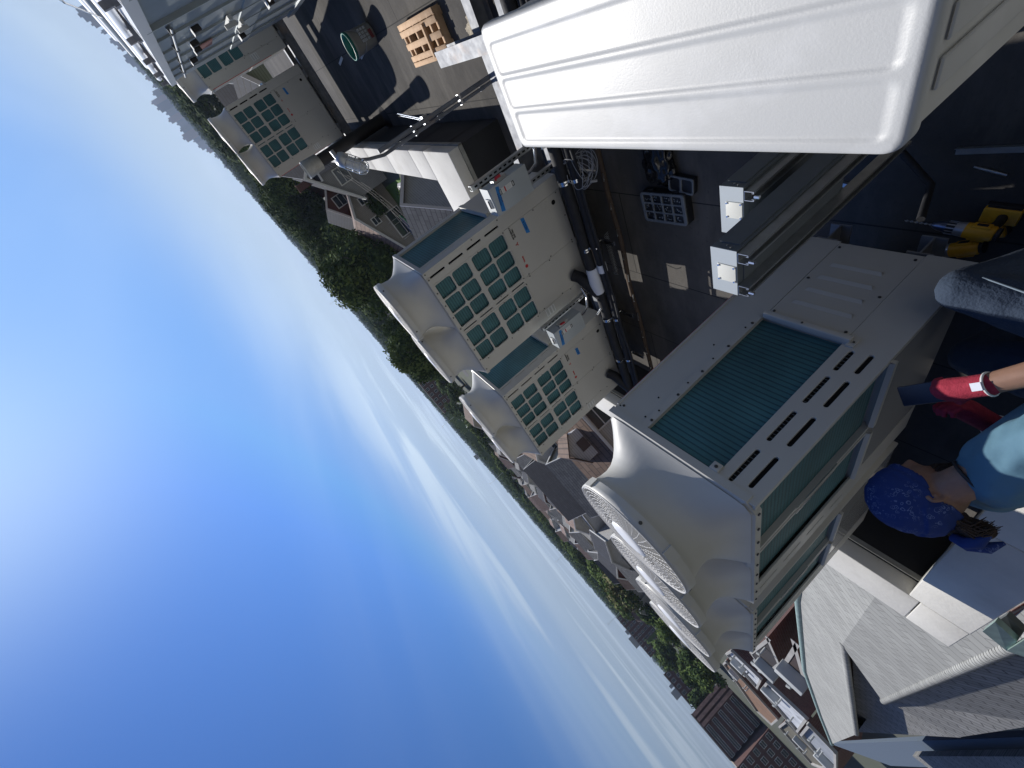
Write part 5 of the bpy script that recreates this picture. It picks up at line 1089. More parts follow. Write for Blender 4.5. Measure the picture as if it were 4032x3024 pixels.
x, y = at(22.3, 40); house('low shed with a blue grey roof beside the shingled garage', x, y, 62, 5, 4.4, -10.4, -9.0, sid('pale_blue', (0.42, 0.46, 0.50)), roofm(2), [], group='small outbuildings')
x, y = at(-1.5, 38); house('house with dark roof and pale green gable between the two far heat pumps', x, y, 10, 10, 9, -7.2, -3.7, sid('green', (0.26, 0.31, 0.24)), roofm(1), [('g0', 0.5, -6.3, 1.0, 1.0)])
x, y = at(1.2, 52); house('steep roofed house with grey lilac gables behind the far heat pumps', x, y, 60, 9, 8, -6.2, -3.4, sid('lilac', (0.28, 0.28, 0.31)), roofm(1), [('g0', 0.5, -6.0, 1.0, 1.0)])
x, y = at(54.6, 31); tH7 = house('pale house with brown shingle roof and dormer beside the nearest fan shroud', x, y, 136, 12, 8.0, -6.7, -5.2, sid('pale', (0.50, 0.50, 0.49)), roofm(0), [('s1', -4.0, -7.7, 1.5, 1.2), ('s1', -0.8, -7.7, 1.5, 1.2), ('s1', 2.4, -7.7, 1.5, 1.2), ('s1', -2.5, -10.0, 1.5, 1.3), ('s1', 2.5, -10.0, 1.5, 1.3)])
b = MB(); b.add([(-1.0, 3.2, 5.9), (1.2, 3.2, 5.9), (1.2, 3.2, 7.1), (0.1, 3.2, 7.9), (-1.0, 3.2, 7.1), (-1.0, 0.8, 7.1), (1.2, 0.8, 7.1), (0.1, 0.2, 7.9)], [(0, 1, 2, 3, 4), (1, 6, 2), (0, 4, 5)]); dm = b.build('dormer', sid('white', (0.55, 0.56, 0.58)), tH7)
b = MB(); b.prism([(-1.2, 3.5, 7.0), (0.1, 3.5, 7.98), (0.1, 0.0, 7.98), (-1.2, 0.6, 7.0)], (0, 0, 0.1)); b.prism([(1.4, 3.5, 7.0), (1.4, 0.6, 7.0), (0.1, 0.0, 7.98), (0.1, 3.5, 7.98)], (0, 0, 0.1)); b.box(-0.3, 0.5, 3.2, 3.24, 6.3, 7.0, 1); b.build('dormer_roof', [roofm(0), glassm], tH7)
x, y = at(59.0, 52); house('house with a plain grey shingle roof, beyond the brown roofed one', x, y, 128, 8, 6.5, -8.2, -5.6, sid('cream', (0.50, 0.47, 0.40)), roofm(2), [('s1', -3, -9.3, 1.5, 1.2), ('s1', 1.5, -9.3, 1.5, 1.2)])
x, y = at(57.3, 68); house('blue grey house with rows of white windows past the grey shingle roof', x, y, 140, 10, 9, -6.8, -4.2, sid('blue_grey', (0.36, 0.40, 0.45)), roofm(1), [('g0', -2+1.3*i, -8.3-1.9*j, 0.8, 1.1) for i in range(4) for j in range(2)])
x, y = at(52.0, 58); house('white sided house with a flat pitched roof behind the fan shrouds', x, y, 38, 9, 8, -7.6, -5.4, sid('white', (0.55, 0.56, 0.58)), roofm(0), [('g0', 0, -8.6, 1.0, 1.2), ('s0', 1, -8.6, 1.0, 1.2)])
# dense blocks of smaller houses further out
hp_w = [sid('white', (0.55, 0.56, 0.58)), sid('cream', (0.50, 0.47, 0.40)), sid('grey', (0.30, 0.30, 0.31)), sid('blue_grey', (0.36, 0.40, 0.45)), sid('beige', (0.33, 0.31, 0.28)), sid('oxblood', (0.13, 0.055, 0.045)), sid('pale', (0.50, 0.50, 0.49))]
rng = random.Random(21)
cols_ = ['white', 'cream', 'grey', 'blue grey', 'beige', 'dark red', 'pale']; rn = ['brown', 'dark', 'grey', 'rosy']
for i in range(85):
    az = 47.0+(i % 17)*1.7+rng.uniform(-0.4, 0.4); d = 88+(i//17)*34+rng.uniform(-6, 6)
    if az > 72 and d < 150: continue
    k, q = rng.choice((0, 0, 6, 1, 2, 3, 4, 5)), rng.choice((0, 2, 2, 3, 1)); x, y = at(az, d); h = rng.uniform(-8.8, -6.6)
    house('small %s house with %s roof in the packed blocks' % (cols_[k], rn[q]), x, y, 38+90*(rng.random() > 0.5)+rng.uniform(-6, 6), rng.uniform(6, 8.5), rng.uniform(5.5, 7), h, h+rng.uniform(1.2, 2.2), hp_w[k], roofm(q),
          [('g0', -1.6+1.6*a, h-1.4-2.0*c_, 0.8, 1.2) for a in range(3) for c_ in range(2)] if d < 140 else [('g0', 0, h-1.4, 2.4, 1.0)], group='far %s houses with %s roofs' % (cols_[k], rn[q]))
for i, (az, d) in enumerate(((26, 96), (29.5, 118), (16.5, 100), (24.0, 84), (33, 140), (43, 130), (31.5, 88), (12.5, 112), (6, 95), (3.3, 80))):
    k, q = rng.randrange(7), rng.randrange(4); x, y = at(az, d); h = rng.uniform(-8.6, -6.6)
    house('%s house with %s roof half hidden among trees' % (cols_[k], rn[q]), x, y, rng.uniform(0, 90), 10, 8, h, h+2.2, hp_w[k], roofm(q), [('g0', 0, h-1.4, 2.0, 1.0)], group='half hidden %s houses with %s roofs' % (cols_[k], rn[q]))
# ---------------------------------------------------------------- flat roofed blocks and apartment houses
def block(label, az0, az1, d, depth, zt, zb, wm, floors, bays, name='apartment_building', roofc=None, piers=0, win=(1.5, 1.3), skew=0.0, group='brick apartment houses on the skyline', water=False):
    p0, p1 = pol(az0, d), pol(az1, d+skew); ux = (p0-p1); W = ux.length; rz = math.atan2(ux.y, ux.x)   # local x from az1 (viewer's left) to az0
    t = thing(name, label, 'building', (p1.x, p1.y, zb), rz, group); H = zt-zb     # local y points away from the camera
    if (Matrix.Rotation(rz, 3, 'Z') @ Vector((0, 1, 0))).dot(p1) < 0: depth = -depth
    s = 1 if depth > 0 else -1; y0, y1 = min(0, depth), max(0, depth)
    b = MB(); b.box(0, W, y0, y1, 0, H); b.build('wall', wm, t)
    b = MB(); b.box(-0.15, W+0.15, y0-0.15, y1+0.15, H, H+0.35); b.box(0.5, W-0.5, y0+0.5, y1-0.5, H+0.351, H+0.36, 1); b.build('roof', [mat('stone_cornice', (0.34, 0.30, 0.26), 0.85), roofc or epdm], t)
    for k in range(piers):
        b = MB(); x = W-0.6-k*1.6; b.box(x-0.5, x+0.5, -0.5*s if s > 0 else 0, 0 if s > 0 else 0.5, 0, H-0.2); b.build('stair_pier', mat('pink_brick_bands', (0.44, 0.27, 0.22), 0.85, noise_amt=0.35, noise_scale=0.8), t)
    w_, h_ = win; fh = H/floors
    for f in range(floors):
        for c_ in range(bays):
            x = (c_+0.5)*(W-1.6*piers)/bays; z = (f+0.55)*fh; b = MB(); yy = -0.06*s
            b.box(x-w_/2-0.1, x+w_/2+0.1, min(yy, 0), max(yy, 0), z-h_/2-0.1, z+h_/2+0.1); fr = b.build('window', trim if (f*7+c_*3) % 4 else papergrey, t)
            b = MB(); b.box(x-w_/2, x+w_/2, yy-0.012 if s > 0 else yy, yy if s > 0 else yy+0.012, z-h_/2, z-0.04); b.box(x-w_/2, x+w_/2, yy-0.012 if s > 0 else yy, yy if s > 0 else yy+0.012, z+0.04, z+h_/2); b.build('pane', glassm, fr)
    if water:
        b = MB(); b.box(W*0.3, W*0.55, y0+3, y0+7, H+0.36, H+3.2); b.box(W*0.6, W*0.7, y0+3, y0+5, H+0.36, H+1.9); b.build('roof_house', papergrey, t)
    return t
dkbrick = brickmat('dark_brick', (0.125, 0.062, 0.055), (0.095, 0.048, 0.045), (0.15, 0.12, 0.11), 1, 0.6, 0.22, axes='HZ', msize=0.02)
block('dark brick apartment house behind trees above the middle fan shrouds', 34.5, 39.8, 210, 20, -1.6, G, dkbrick, 4, 6, win=(1.3, 1.4))
block('dark brick apartment block with a grey roof house, uppermost of the big brick blocks', 73.4, 78.4, 305, 24, 0.3, G, dkbrick, 5, 8, water=True, win=(1.3, 1.4))
block('dark brick apartment block half covered by a broad tree, above the pink banded block', 80.3, 83.6, 240, 22, 0.8, G, dkbrick, 4, 5, water=True, win=(1.3, 1.4))
block('large dark brick apartment block with pink banded stair towers', 84.2, 88.5, 182, 22, 2.2, G, dkbrick, 5, 6, piers=3)
block('very dark recessed brick wing below the pink banded block', 88.5, 89.2, 186, 20, 2.1, G, dkbrick, 5, 1)
block('dark brick apartment block cut by the bottom edge of the view', 89.2, 97.0, 178, 20, 2.1, G, dkbrick, 5, 11, skew=10)
block('pale grey tower alone on the horizon near the centre', 46.9, 47.6, 900, 20, 7.0, G, mat('pale_far_concrete', (0.42, 0.43, 0.44), 0.9), 8, 3, win=(2, 1.5), group='towers on the horizon')
def slab_roof(label, pix, z, rc, wallm_, name='flat_roofed_building', curb=0.35):
    """flat roofed building whose roof corners were surveyed from above; walls drop to the street"""
    P = [hz(*(q[0], q[1]), z) for q in pix]
    c = sum(P, Vector())/len(P); P.sort(key=lambda p: math.atan2(p.y-c.y, p.x-c.x)); t = thing(name, label, 'building', (c.x, c.y, G), 0, 'flat roofed shops below the brick apartment houses'); off = Vector((c.x, c.y, G))
    b = MB(); Q = [p-off for p in P]; n_ = len(Q); b.add([(q.x, q.y, 0) for q in Q]+[tuple(q) for q in Q], [(i, (i+1) % n_, n_+(i+1) % n_, n_+i) for i in range(n_)]); b.build('wall', wallm_, t)
    b = MB(); b.add([tuple(q-Vector((0, 0, 0.02))) for q in Q], [tuple(range(n_))])
    for i in range(n_):
        a, d = Q[i], Q[(i+1) % n_]; u = (d-a).normalized(); nn = Vector((-u.y, u.x, 0))*0.25; b.prism([a, d, d+nn, a+nn], (0, 0, curb), 1)
    rf = b.build('roof', [rc, conc], t)
    for k in range(5):
        f = rng.uniform(0.15, 0.85); g_ = rng.uniform(0.2, 0.8); q = Q[0].lerp(Q[1], f).lerp(Q[3 % n_].lerp(Q[2], f), g_); b = MB()
        if k == 0: b.bbox(q.x-0.9, q.x+0.9, q.y-0.6, q.y+0.6, q.z, q.z+0.9, 0.05)
        else: b.tube([q, q+Vector((0, 0, 0.7))], 0.10, 8); b.tube([q+Vector((0, 0, 0.7)), q+Vector((0.25, 0.1, 0.75))], 0.12, 8)
        b.build('roof_vent', papergrey, rf)
    return t
o6 = lambda a, c: (2300+a*0.45208, 2274+c*0.45208)
whiteroof = mat('white_coated_roof', (0.50, 0.52, 0.55), 0.8, noise_amt=0.25, noise_scale=0.6, stain=(0.9, (0.16, 0.17, 0.18), 0.7)); greyroof = mat('grey_coated_roof', (0.28, 0.30, 0.33), 0.85, noise_amt=0.2, noise_scale=0.4)
slab_roof('flat building with a worn white roof just past the nearest fan tops', [o6(1240, 650), o6(1290, 620), o6(1560, 880), o6(1520, 960)], -8.6, whiteroof, dkbrick)
slab_roof('long flat building with a clean pale roof and small vents', [o6(1545, 960), o6(1600, 890), o6(1960, 1225), o6(1870, 1340)], -8.2, whiteroof, brick)
slab_roof('grey flat roof running off behind the shingled roof at the bottom edge', [o6(1890, 1350), o6(1960, 1260), o6(2212, 1520), o6(2212, 1720), o6(2150, 1659)], -7.8, greyroof, brick)
slab_roof('narrow building with an orange brown roof edge beside the pale roofs', [o6(1215, 740), o6(1240, 720), o6(1700, 1230), o6(1640, 1280), o6(1500, 1150)], -9.6, mat('tan_gravel_roof', (0.22, 0.13, 0.08), 0.95, noise_amt=0.4, noise_scale=0.8), brick)
slab_roof('building with a dark tar roof, below the copper gutter', [o6(1700, 790), o6(1840, 560), o6(1950, 960), o6(1900, 990)], -6.6, mat('dark_brown_tar', (0.045, 0.03, 0.028), 0.9), brick, curb=0.03)
slab_roof('olive grey low building at the foot of the brick apartment blocks', [o6(1700, 1290), o6(1760, 1240), o6(2150, 1640), o6(2080, 1659), o6(1990, 1620)], -9.4, mat('olive_roof', (0.13, 0.12, 0.09), 0.95, noise_amt=0.3, noise_scale=0.5), brick)
slab_roof('long white roofed row of buildings beyond the nearest fan guard', [(2148, 1893), (2172, 1880), (2262, 1975), (2366, 2112), (2345, 2122), (2250, 2010)], -7.6, whiteroof, sid('white', (0.55, 0.56, 0.58)))
slab_roof('thin white roofed shed at the edge of the far trees', [(1784, 1620), (1796, 1612), (1850, 1690), (1838, 1698)], -8.5, whiteroof, sid('white', (0.55, 0.56, 0.58)), curb=0.1)
slab_roof('long thin white roof below the shed at the edge of the far trees', [(1940, 1782), (1952, 1774), (2010, 1862), (1996, 1870)], -8.5, whiteroof, sid('white', (0.55, 0.56, 0.58)), curb=0.1)
t = slab_roof('dark brick building with one white framed window, between copper gutter and white roof', [o6(1440, 650), o6(1600, 520), o6(1710, 770), o6(1590, 860)], -7.4, mat('dark_tar', (0.035, 0.03, 0.03), 0.9), dkbrick, curb=0.03)
p = hz(*o6(1540, 765), -7.39); t2 = thing('skylight', 'square white framed skylight set in the dark roof', 'skylight', (p.x, p.y, -7.42), R(20)); b = MB(); b.box(-0.55, 0.55, -0.5, 0.5, 0, 0.25); b.build('frame', trim, t2); b = MB(); b.box(-0.4, 0.4, -0.36, 0.36, 0.251, 0.26); b.build('pane', glassm, t2)
# ---------------------------------------------------------------- neighbour wing: grey shingled hips with copper gutter
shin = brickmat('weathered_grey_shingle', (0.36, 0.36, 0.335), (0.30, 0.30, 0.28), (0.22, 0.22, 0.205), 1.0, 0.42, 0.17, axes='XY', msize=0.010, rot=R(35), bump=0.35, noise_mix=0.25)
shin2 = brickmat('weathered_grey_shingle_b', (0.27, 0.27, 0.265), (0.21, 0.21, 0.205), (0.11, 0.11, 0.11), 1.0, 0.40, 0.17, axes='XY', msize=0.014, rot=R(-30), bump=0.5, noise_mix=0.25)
o7 = lambda a, c: (3032+a*0.45208, 2274+c*0.45208)
def H7(a, c, z): return hz(*o7(a, c), z)
wg = thing('shingled_roof_wing', 'neighbouring wing with weathered grey shingled hip roofs and a copper gutter beyond the parapet', 'building', (0, 0, 0))
def on_plane(a, c, A, B, Cc):
    n_ = (B-A).cross(Cc-A); d_ = ray(*o7(a, c)); return d_*(A.dot(n_)/d_.dot(n_))
P1, P2 = H7(625, 585, -3.6), H7(740, 1370, -3.6); gB = H7(300, 800, -4.2)
PA = (P1, P2, gB); LT = on_plane(910, 175, *PA); P2b, gA, gC, gT = [on_plane(*q, *PA) for q in ((540, 1450), (240, 190), (440, 1200), (262, 30))]
LX = P1+(LT-P1)*1.9; gX = gT+(LX-LT)*0.9
b = MB(); b.add([P1, P2, P2b, gC, gB, gA, gT, gX, LX], [(0, 1, 2, 3, 4, 5, 6, 7, 8)]); b.build('roof', shin, wg)
BE = H7(985, 1085, -3.75); PB = (P1, LT, BE); BD, XR = on_plane(2020, 640, *PB), on_plane(2330, 520, *PB); BX = on_plane(2330, 60, *PB)
b = MB(); b.add([P1, LX, BX, XR, BD, BE], [(0, 5, 4, 3, 2, 1)]); b.build('roof', shin, wg)
dn = Vector((0, 0, -0.05)); DB, DR = H7(1640, 1392, BE.z-0.38), H7(2400, 1275, BE.z-0.50)
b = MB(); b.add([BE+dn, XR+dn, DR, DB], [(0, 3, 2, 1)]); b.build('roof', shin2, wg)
b = MB(); b.tube([BE+dn*0.6, XR+dn*0.6], 0.075, 14)
for k in range(90):
    q = BE.lerp(XR, k/90)+dn*0.6; b.tube([q, q.lerp(XR, 0.004)], 0.080, 14)
b.build('ridge_cap', shin, wg)
b = MB(); b.tube([P1+dn*1.4, P2+dn*1.4], 0.085, 14); b.build('ridge_cap', shin, wg)
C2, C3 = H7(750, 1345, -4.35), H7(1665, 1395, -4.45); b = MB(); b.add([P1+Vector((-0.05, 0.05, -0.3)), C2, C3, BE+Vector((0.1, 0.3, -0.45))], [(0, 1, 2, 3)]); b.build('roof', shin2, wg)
b = MB()
for a, d in ((P2b, P2+dn*2), (C2+Vector((0, 0, -0.02)), C3+Vector((0, 0, -0.02))), (DB+dn*0.4, DR+dn*0.4)): b.quad(a, d, d+Vector((0, 0, -3.2)), a+Vector((0, 0, -3.2)))
b.build('fascia', mat('slate_blue_fascia', (0.10, 0.13, 0.17), 0.7), wg)
b = MB(); b.tube([gT, gA, gB, gC, P2b], 0.085, 10); b.build('gutter', copper, wg)
b = MB()
for a, d in ((gX, gT), (gT, gA), (gA, gB), (gB, gC), (gC, P2b)): b.quad(a+dn, d+dn, Vector((d.x, d.y, G)), Vector((a.x, a.y, G)))
b.build('wall', brick, wg)
q1, q2, q3, q4 = H7(1850, 470, -2.6), H7(1960, 385, -2.6), H7(2150, 560, -2.75), H7(2060, 640, -2.75); b = MB(); b.prism([q1, q2, q3, q4], (0, 0, -0.06)); q5 = [H7(1960, 395, -2.75), H7(2060, 330, -2.75), H7(2212, 470, -2.9), H7(2150, 560, -2.9)]; b.prism(q5, (0, 0, -0.06), 1)
b.prism([H7(2060, 640, -2.72), H7(2212, 545, -2.72), H7(2330, 650, -2.8), H7(2240, 700, -2.8)], (0, 0, -0.06)); b.build('copper_flashing', [copper, mat('dark_lead', (0.09, 0.10, 0.10), 0.7)], wg)
b = MB(); W0 = [H7(2050, 325, -3.2), H7(2212, 225, -3.2), H7(2330, 330, -3.4), H7(2212, 450, -3.4)]; b.prism(W0, (0, 0, -0.3)); b.build('brick_wall', brick, wg)
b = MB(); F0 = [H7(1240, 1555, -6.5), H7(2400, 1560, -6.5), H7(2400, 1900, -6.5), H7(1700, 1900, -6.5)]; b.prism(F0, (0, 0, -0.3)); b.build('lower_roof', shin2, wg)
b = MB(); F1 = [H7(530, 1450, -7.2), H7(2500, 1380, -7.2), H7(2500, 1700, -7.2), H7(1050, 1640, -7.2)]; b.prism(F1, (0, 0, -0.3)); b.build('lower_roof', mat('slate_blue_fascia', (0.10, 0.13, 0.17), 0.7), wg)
# ---------------------------------------------------------------- trees
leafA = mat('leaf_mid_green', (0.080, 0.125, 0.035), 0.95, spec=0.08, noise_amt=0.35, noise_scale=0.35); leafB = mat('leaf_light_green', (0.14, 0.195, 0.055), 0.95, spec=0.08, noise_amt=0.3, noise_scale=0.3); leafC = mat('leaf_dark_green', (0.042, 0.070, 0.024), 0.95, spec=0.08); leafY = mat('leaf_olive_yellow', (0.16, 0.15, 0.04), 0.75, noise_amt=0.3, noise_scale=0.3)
leafM = mat('leaf_maroon', (0.06, 0.022, 0.020), 0.8)
barkm = mat('tree_bark', (0.09, 0.07, 0.055), 0.9, noise_amt=0.3, noise_scale=4)
def crown_mesh(seed, h, r, nleaf, size, mats, lobes=16):
    rg = random.Random(seed); b = MB(); L = []
    bm = bmesh.new(); bmesh.ops.create_icosphere(bm, subdivisions=2, radius=1); iv = [v.co.copy() for v in bm.verts]; ifc = [tuple(v.index for v in f.verts) for f in bm.faces]; bm.free()
    for i in range(lobes):
        a = rg.uniform(0, 6.283); q = rg.uniform(0.15, 0.72)*r; z = rg.uniform(0.34, 0.86)*h; s = rg.uniform(0.26, 0.44)*r*(1.15-0.5*abs(z/h-0.55)); L.append((q*math.cos(a)*(1.25-z/h*0.6), q*math.sin(a)*(1.25-z/h*0.6), z, s, rg.choice((0, 0, 1, 2))))
    L.append((0, 0, 0.9*h-0.2*r, 0.34*r, 1))
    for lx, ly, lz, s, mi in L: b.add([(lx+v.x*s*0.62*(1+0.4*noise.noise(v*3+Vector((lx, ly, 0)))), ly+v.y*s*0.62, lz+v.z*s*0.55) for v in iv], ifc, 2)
    for i in range(nleaf):
        lx, ly, lz, s, mi = L[rg.randrange(len(L))]
        while True:
            v = Vector((rg.uniform(-1, 1), rg.uniform(-1, 1), rg.uniform(-1, 1)))
            if 0.05 < v.length < 1: break
        v = v.normalized()*(0.55+0.5*rg.random()**0.6); c = Vector((lx, ly, lz))+Vector((v.x*s, v.y*s, v.z*s*0.85))
        n1 = (v+Vector((rg.uniform(-1, 1), rg.uniform(-1, 1), rg.uniform(-0.4, 1.2)))*0.9).normalized(); u = n1.orthogonal().normalized(); u.rotate(Matrix.Rotation(rg.uniform(0, 6.28), 3, n1)); w_ = n1.cross(u); k = size*rg.uniform(0.6, 1.3)
        b.add([c-u*k, c-w_*k*0.55, c+u*k, c+w_*k*0.55], [(0, 1, 2, 3)], mi if rg.random() > 0.3 else rg.randrange(3))
    me = bpy.data.meshes.new('crown'); me.from_pydata([tuple(v) for v in b.v], [], b.f)
    for q in mats: me.materials.append(q)
    me.polygons.foreach_set('material_index', b.m); me.update(); return me
def trunk_mesh(seed, h, r):
    rg = random.Random(seed); b = MB(); b.tube([(0, 0, 0), (0.1, 0.05, h*0.25), (0.0, 0.15, h*0.5), (0.1, 0.1, h*0.8)], 0.3, 8, radii=[0.032*h, 0.024*h, 0.016*h, 0.006*h])
    for k in range(7):
        a = rg.uniform(0, 6.28); z0_ = h*rg.uniform(0.25, 0.55); b.tube([(0, 0, z0_), (0.3*r*math.cos(a), 0.3*r*math.sin(a), z0_+0.12*h), (0.7*r*math.cos(a), 0.7*r*math.sin(a), z0_+0.26*h)], 0.1, 6, radii=[0.013*h, 0.009*h, 0.003*h])
    me = bpy.data.meshes.new('trunk'); me.from_pydata([tuple(v) for v in b.v], [], b.f); me.materials.append(barkm); me.update(); return me
PAL = {'g': (leafA, leafB, leafC), 'd': (leafC, leafA, leafC), 'y': (leafY, leafB, leafA), 'm': (leafM, leafM, leafM), 'l': (leafB, leafB, leafA)}
_cr = {}
def tree(label, az, d, top, r, pal='g', big=False, group='trees among the houses', seed=0):
    h = top-G; key = (pal, big, seed % 3)
    if key not in _cr: _cr[key] = (crown_mesh(hash(key) % 999 if False else (7+seed % 3*13+len(pal)+ord(pal)), 10, 5, 17000 if big else 3000, 0.21 if big else 0.38, PAL[pal], 26 if big else 14), trunk_mesh(seed, 10, 5))
    x, y = at(az, d); t = thing('tree', label, 'tree', (x, y, G), R(rng.uniform(0, 360)), group); t.scale = (r/5, r/5, h/10)
    for nm, me in zip(('crown', 'trunk'), _cr[key]): q = bpy.data.objects.new(nm, me); C.objects.link(q); q.parent = t
    return t
tree('tallest broad dark tree, right behind the middle fan shrouds', 20.0, 62, 1.2, 6.6, 'g', True, seed=1)
tree('big leafy tree just above the tallest broad one', 16.6, 84, -0.4, 6.8, 'g', True, seed=2)
tree('dark broad tree behind the beige grey house', 13.6, 90, -1.0, 6.2, 'd', True, seed=0)
tree('dark tree over the dark red house', 11.0, 96, -0.5, 6.8, 'g', True, seed=1)
tree('dark tree behind the grey gable house', 8.2, 92, -0.4, 6.4, 'd', True, seed=2)
tree('rounded tree by the far heat pump shrouds', 5.4, 86, -1.2, 5.6, 'g', True, seed=0)
tree('leafy tree below the tallest one, near the bouncy castle', 17.7, 72, -5.2, 4.6, 'g', True, seed=0)
tree('tree with loose open branches below the tallest one', 31.6, 60, 1.0, 5.2, 'g', True, seed=2)
tree('smaller tree between the open branched tree and the tallest one', 27.8, 76, -1.2, 4.2, 'g', True, seed=1)
tree('small bushy tree by the far heat pump and lilac gables', 2.6, 60, -3.6, 4.2, 'g', True, seed=1)
tree('shrubby tree at the back of the lawn', 13.2, 56, -9.0, 2.6, 'd', False, seed=1)
tree('dark shrub beside the parked cars', 15.2, 43.5, -10.6, 1.7, 'd', False, seed=2)
tree('maroon leaved tree in front of the pale houses', 60.5, 78, -7.2, 2.6, 'm', False, seed=0)
i = 0
for az, d, top, r, pal in ((40.5, 190, -3, 8, 'g'), (42.5, 160, -4, 7, 'd'), (44.8, 150, -3.6, 8, 'g'), (46.8, 170, -3.5, 8, 'd'), (49.0, 175, -3.6, 8, 'g'), (51.0, 190, -3, 8, 'g'), (53.5, 230, -2.5, 9, 'd'), (56, 250, -2.4, 9, 'g'), (58.5, 240, -2.2, 9, 'g'),
    (61, 260, -2.2, 9, 'd'), (63.5, 240, -2.2, 9, 'g'), (66, 210, -2.2, 9, 'g'), (68.2, 175, -2.5, 8, 'l'), (69.8, 160, -2.0, 8, 'g'), (71.6, 150, -1.6, 8, 'y'), (72.8, 190, -1.2, 8, 'l'), (75.5, 160, -5, 7, 'g'), (78.0, 150, -5, 6, 'l'), (79.2, 210, -1.0, 8, 'g'), (81.8, 150, -1.6, 6.0, 'g'), (82.8, 142, -4.2, 5.5, 'g'),
    (84.0, 200, 1.0, 5, 'd'), (86.0, 230, 3.0, 5, 'd'), (23.5, 140, -2.0, 7, 'g'), (25.5, 160, -1.8, 7, 'd'), (29.0, 170, -1.8, 7, 'g'), (33.5, 150, -3, 6, 'd'), (36.5, 150, -5, 6, 'g'), (38.6, 140, -5, 6, 'g'), (15.0, 160, -1.2, 7, 'g'), (10.0, 170, -1.0, 7, 'd'), (3.0, 120, -2.0, 7, 'g'), (1.0, 150, -1.6, 8, 'd'), (-1.2, 170, -1.2, 8, 'g'), (-3.5, 150, -1.4, 8, 'd'), (-6, 160, -1.5, 8, 'g'), (-9, 150, -1.4, 9, 'd'), (-12, 150, -1.2, 9, 'g')):
    kind_ = {'g': 'green', 'd': 'dark green', 'l': 'light green', 'y': 'yellowish', 'm': 'maroon'}[pal]
    tree('%s tree in the belt before the skyline' % kind_, az, d, top, r, pal, False, '%s trees in the belt before the skyline' % kind_, seed=i); i += 1
# far woods: one mass of leaf clumps on low ridges
b = MB(); rg = random.Random(5)
for az in [x*0.25-16 for x in range(480)]:
    for lay, (d0, el) in enumerate(((330, -0.50), (520, -0.25), (900, -0.10), (1500, 0.0), (2200, 0.06))):
        d = d0*rg.uniform(0.9, 1.12); top = d*math.tan(R(el))+rg.uniform(-1.2, 1.6)*(d/600)**0.5; p = pol(az+rg.uniform(-0.12, 0.12), d); w_ = d*0.0046
        for k in range(16 if lay < 3 else 8):
            c = Vector((p.x+rg.uniform(-1, 1)*w_*1.3, p.y+rg.uniform(-1, 1)*w_*1.3, top-abs(rg.gauss(0, 0.5))*w_*1.2)); s = w_*rg.uniform(0.25, 0.5)
            n1 = Vector((rg.uniform(-1, 1), rg.uniform(-1, 1), rg.uniform(0, 1))).normalized(); u = n1.orthogonal().normalized(); w2 = n1.cross(u); b.add([c-u*s, c-w2*s, c+u*s, c+w2*s], [(0, 1, 2, 3)], rg.choice((0, 0, 1, 2)))
        q0, q1 = pol(az-0.2, d*1.01), pol(az+0.2, d*1.01); tz = top-w_*0.25; b.add([(q0.x, q0.y, G), (q1.x, q1.y, G), (q1.x, q1.y, tz), (q0.x, q0.y, tz), (q0.x*1.03, q0.y*1.03, tz), (q1.x*1.03, q1.y*1.03, tz)], [(0, 1, 2, 3), (3, 2, 5, 4)], 0)
tag(b.build('far_woods', [leafA, leafB, leafC]), None, None, None, 'stuff')
# skyline towers to the right
towm = [mat('far_tower_a', (0.16, 0.17, 0.19), 0.9), mat('far_tower_b', (0.22, 0.16, 0.14), 0.9), mat('far_tower_c', (0.12, 0.13, 0.16), 0.9)]
tl = [(-10.9, -10.0, 0.95), (-10.0, -9.5, 0.7), (-9.3, -9.0, 0.55), (-8.7, -8.2, 0.5), (-8.2, -7.7, 0.35), (-7.5, -6.6, 0.55), (-6.6, -5.9, 0.35), (-5.8, -5.4, 0.3), (-5.1, -4.8, 0.28), (-4.75, -4.25, 0.72), (-4.25, -3.85, 1.38), (-3.85, -3.2, 1.30), (-3.2, -2.7, 1.0), (-2.7, -2.2, 1.28), (-2.2, -1.7, 0.9), (-1.7, -1.2, 1.05), (-1.2, -0.5, 1.36), (-0.5, -0.1, 0.8), (-0.1, 0.6, 0.78), (0.6, 1.1, 0.45), (1.3, 1.8, 0.2), (2.4, 2.9, 0.18), (5.0, 5.5, 0.12), (11.0, 11.5, 0.1), (14.2, 14.8, 0.12)]
for i, (a0, a1, el) in enumerate(tl):
    d = 2300+(i*137) % 500; p0, p1 = pol(a0, d), pol(a1, d); H = d*math.tan(R(el))-G+6; u = (p1-p0); b = MB(); W = u.length
    b.box(0, W, -25, 0, 0, H); b.box(W*0.3, W*0.6, -18, -6, H, H+6)
    o = b.build('tower_block', towm[i % 3]); o.location = (p0.x, p0.y, G-6); o.rotation_euler = (0, 0, math.atan2(u.y, u.x)); side = ['stepped', 'broad', 'slim'][i % 3]
    tag(o, 'distant %s tower block in the haze of the skyline' % side, 'tower', 'distant %s tower blocks on the upper skyline' % side)
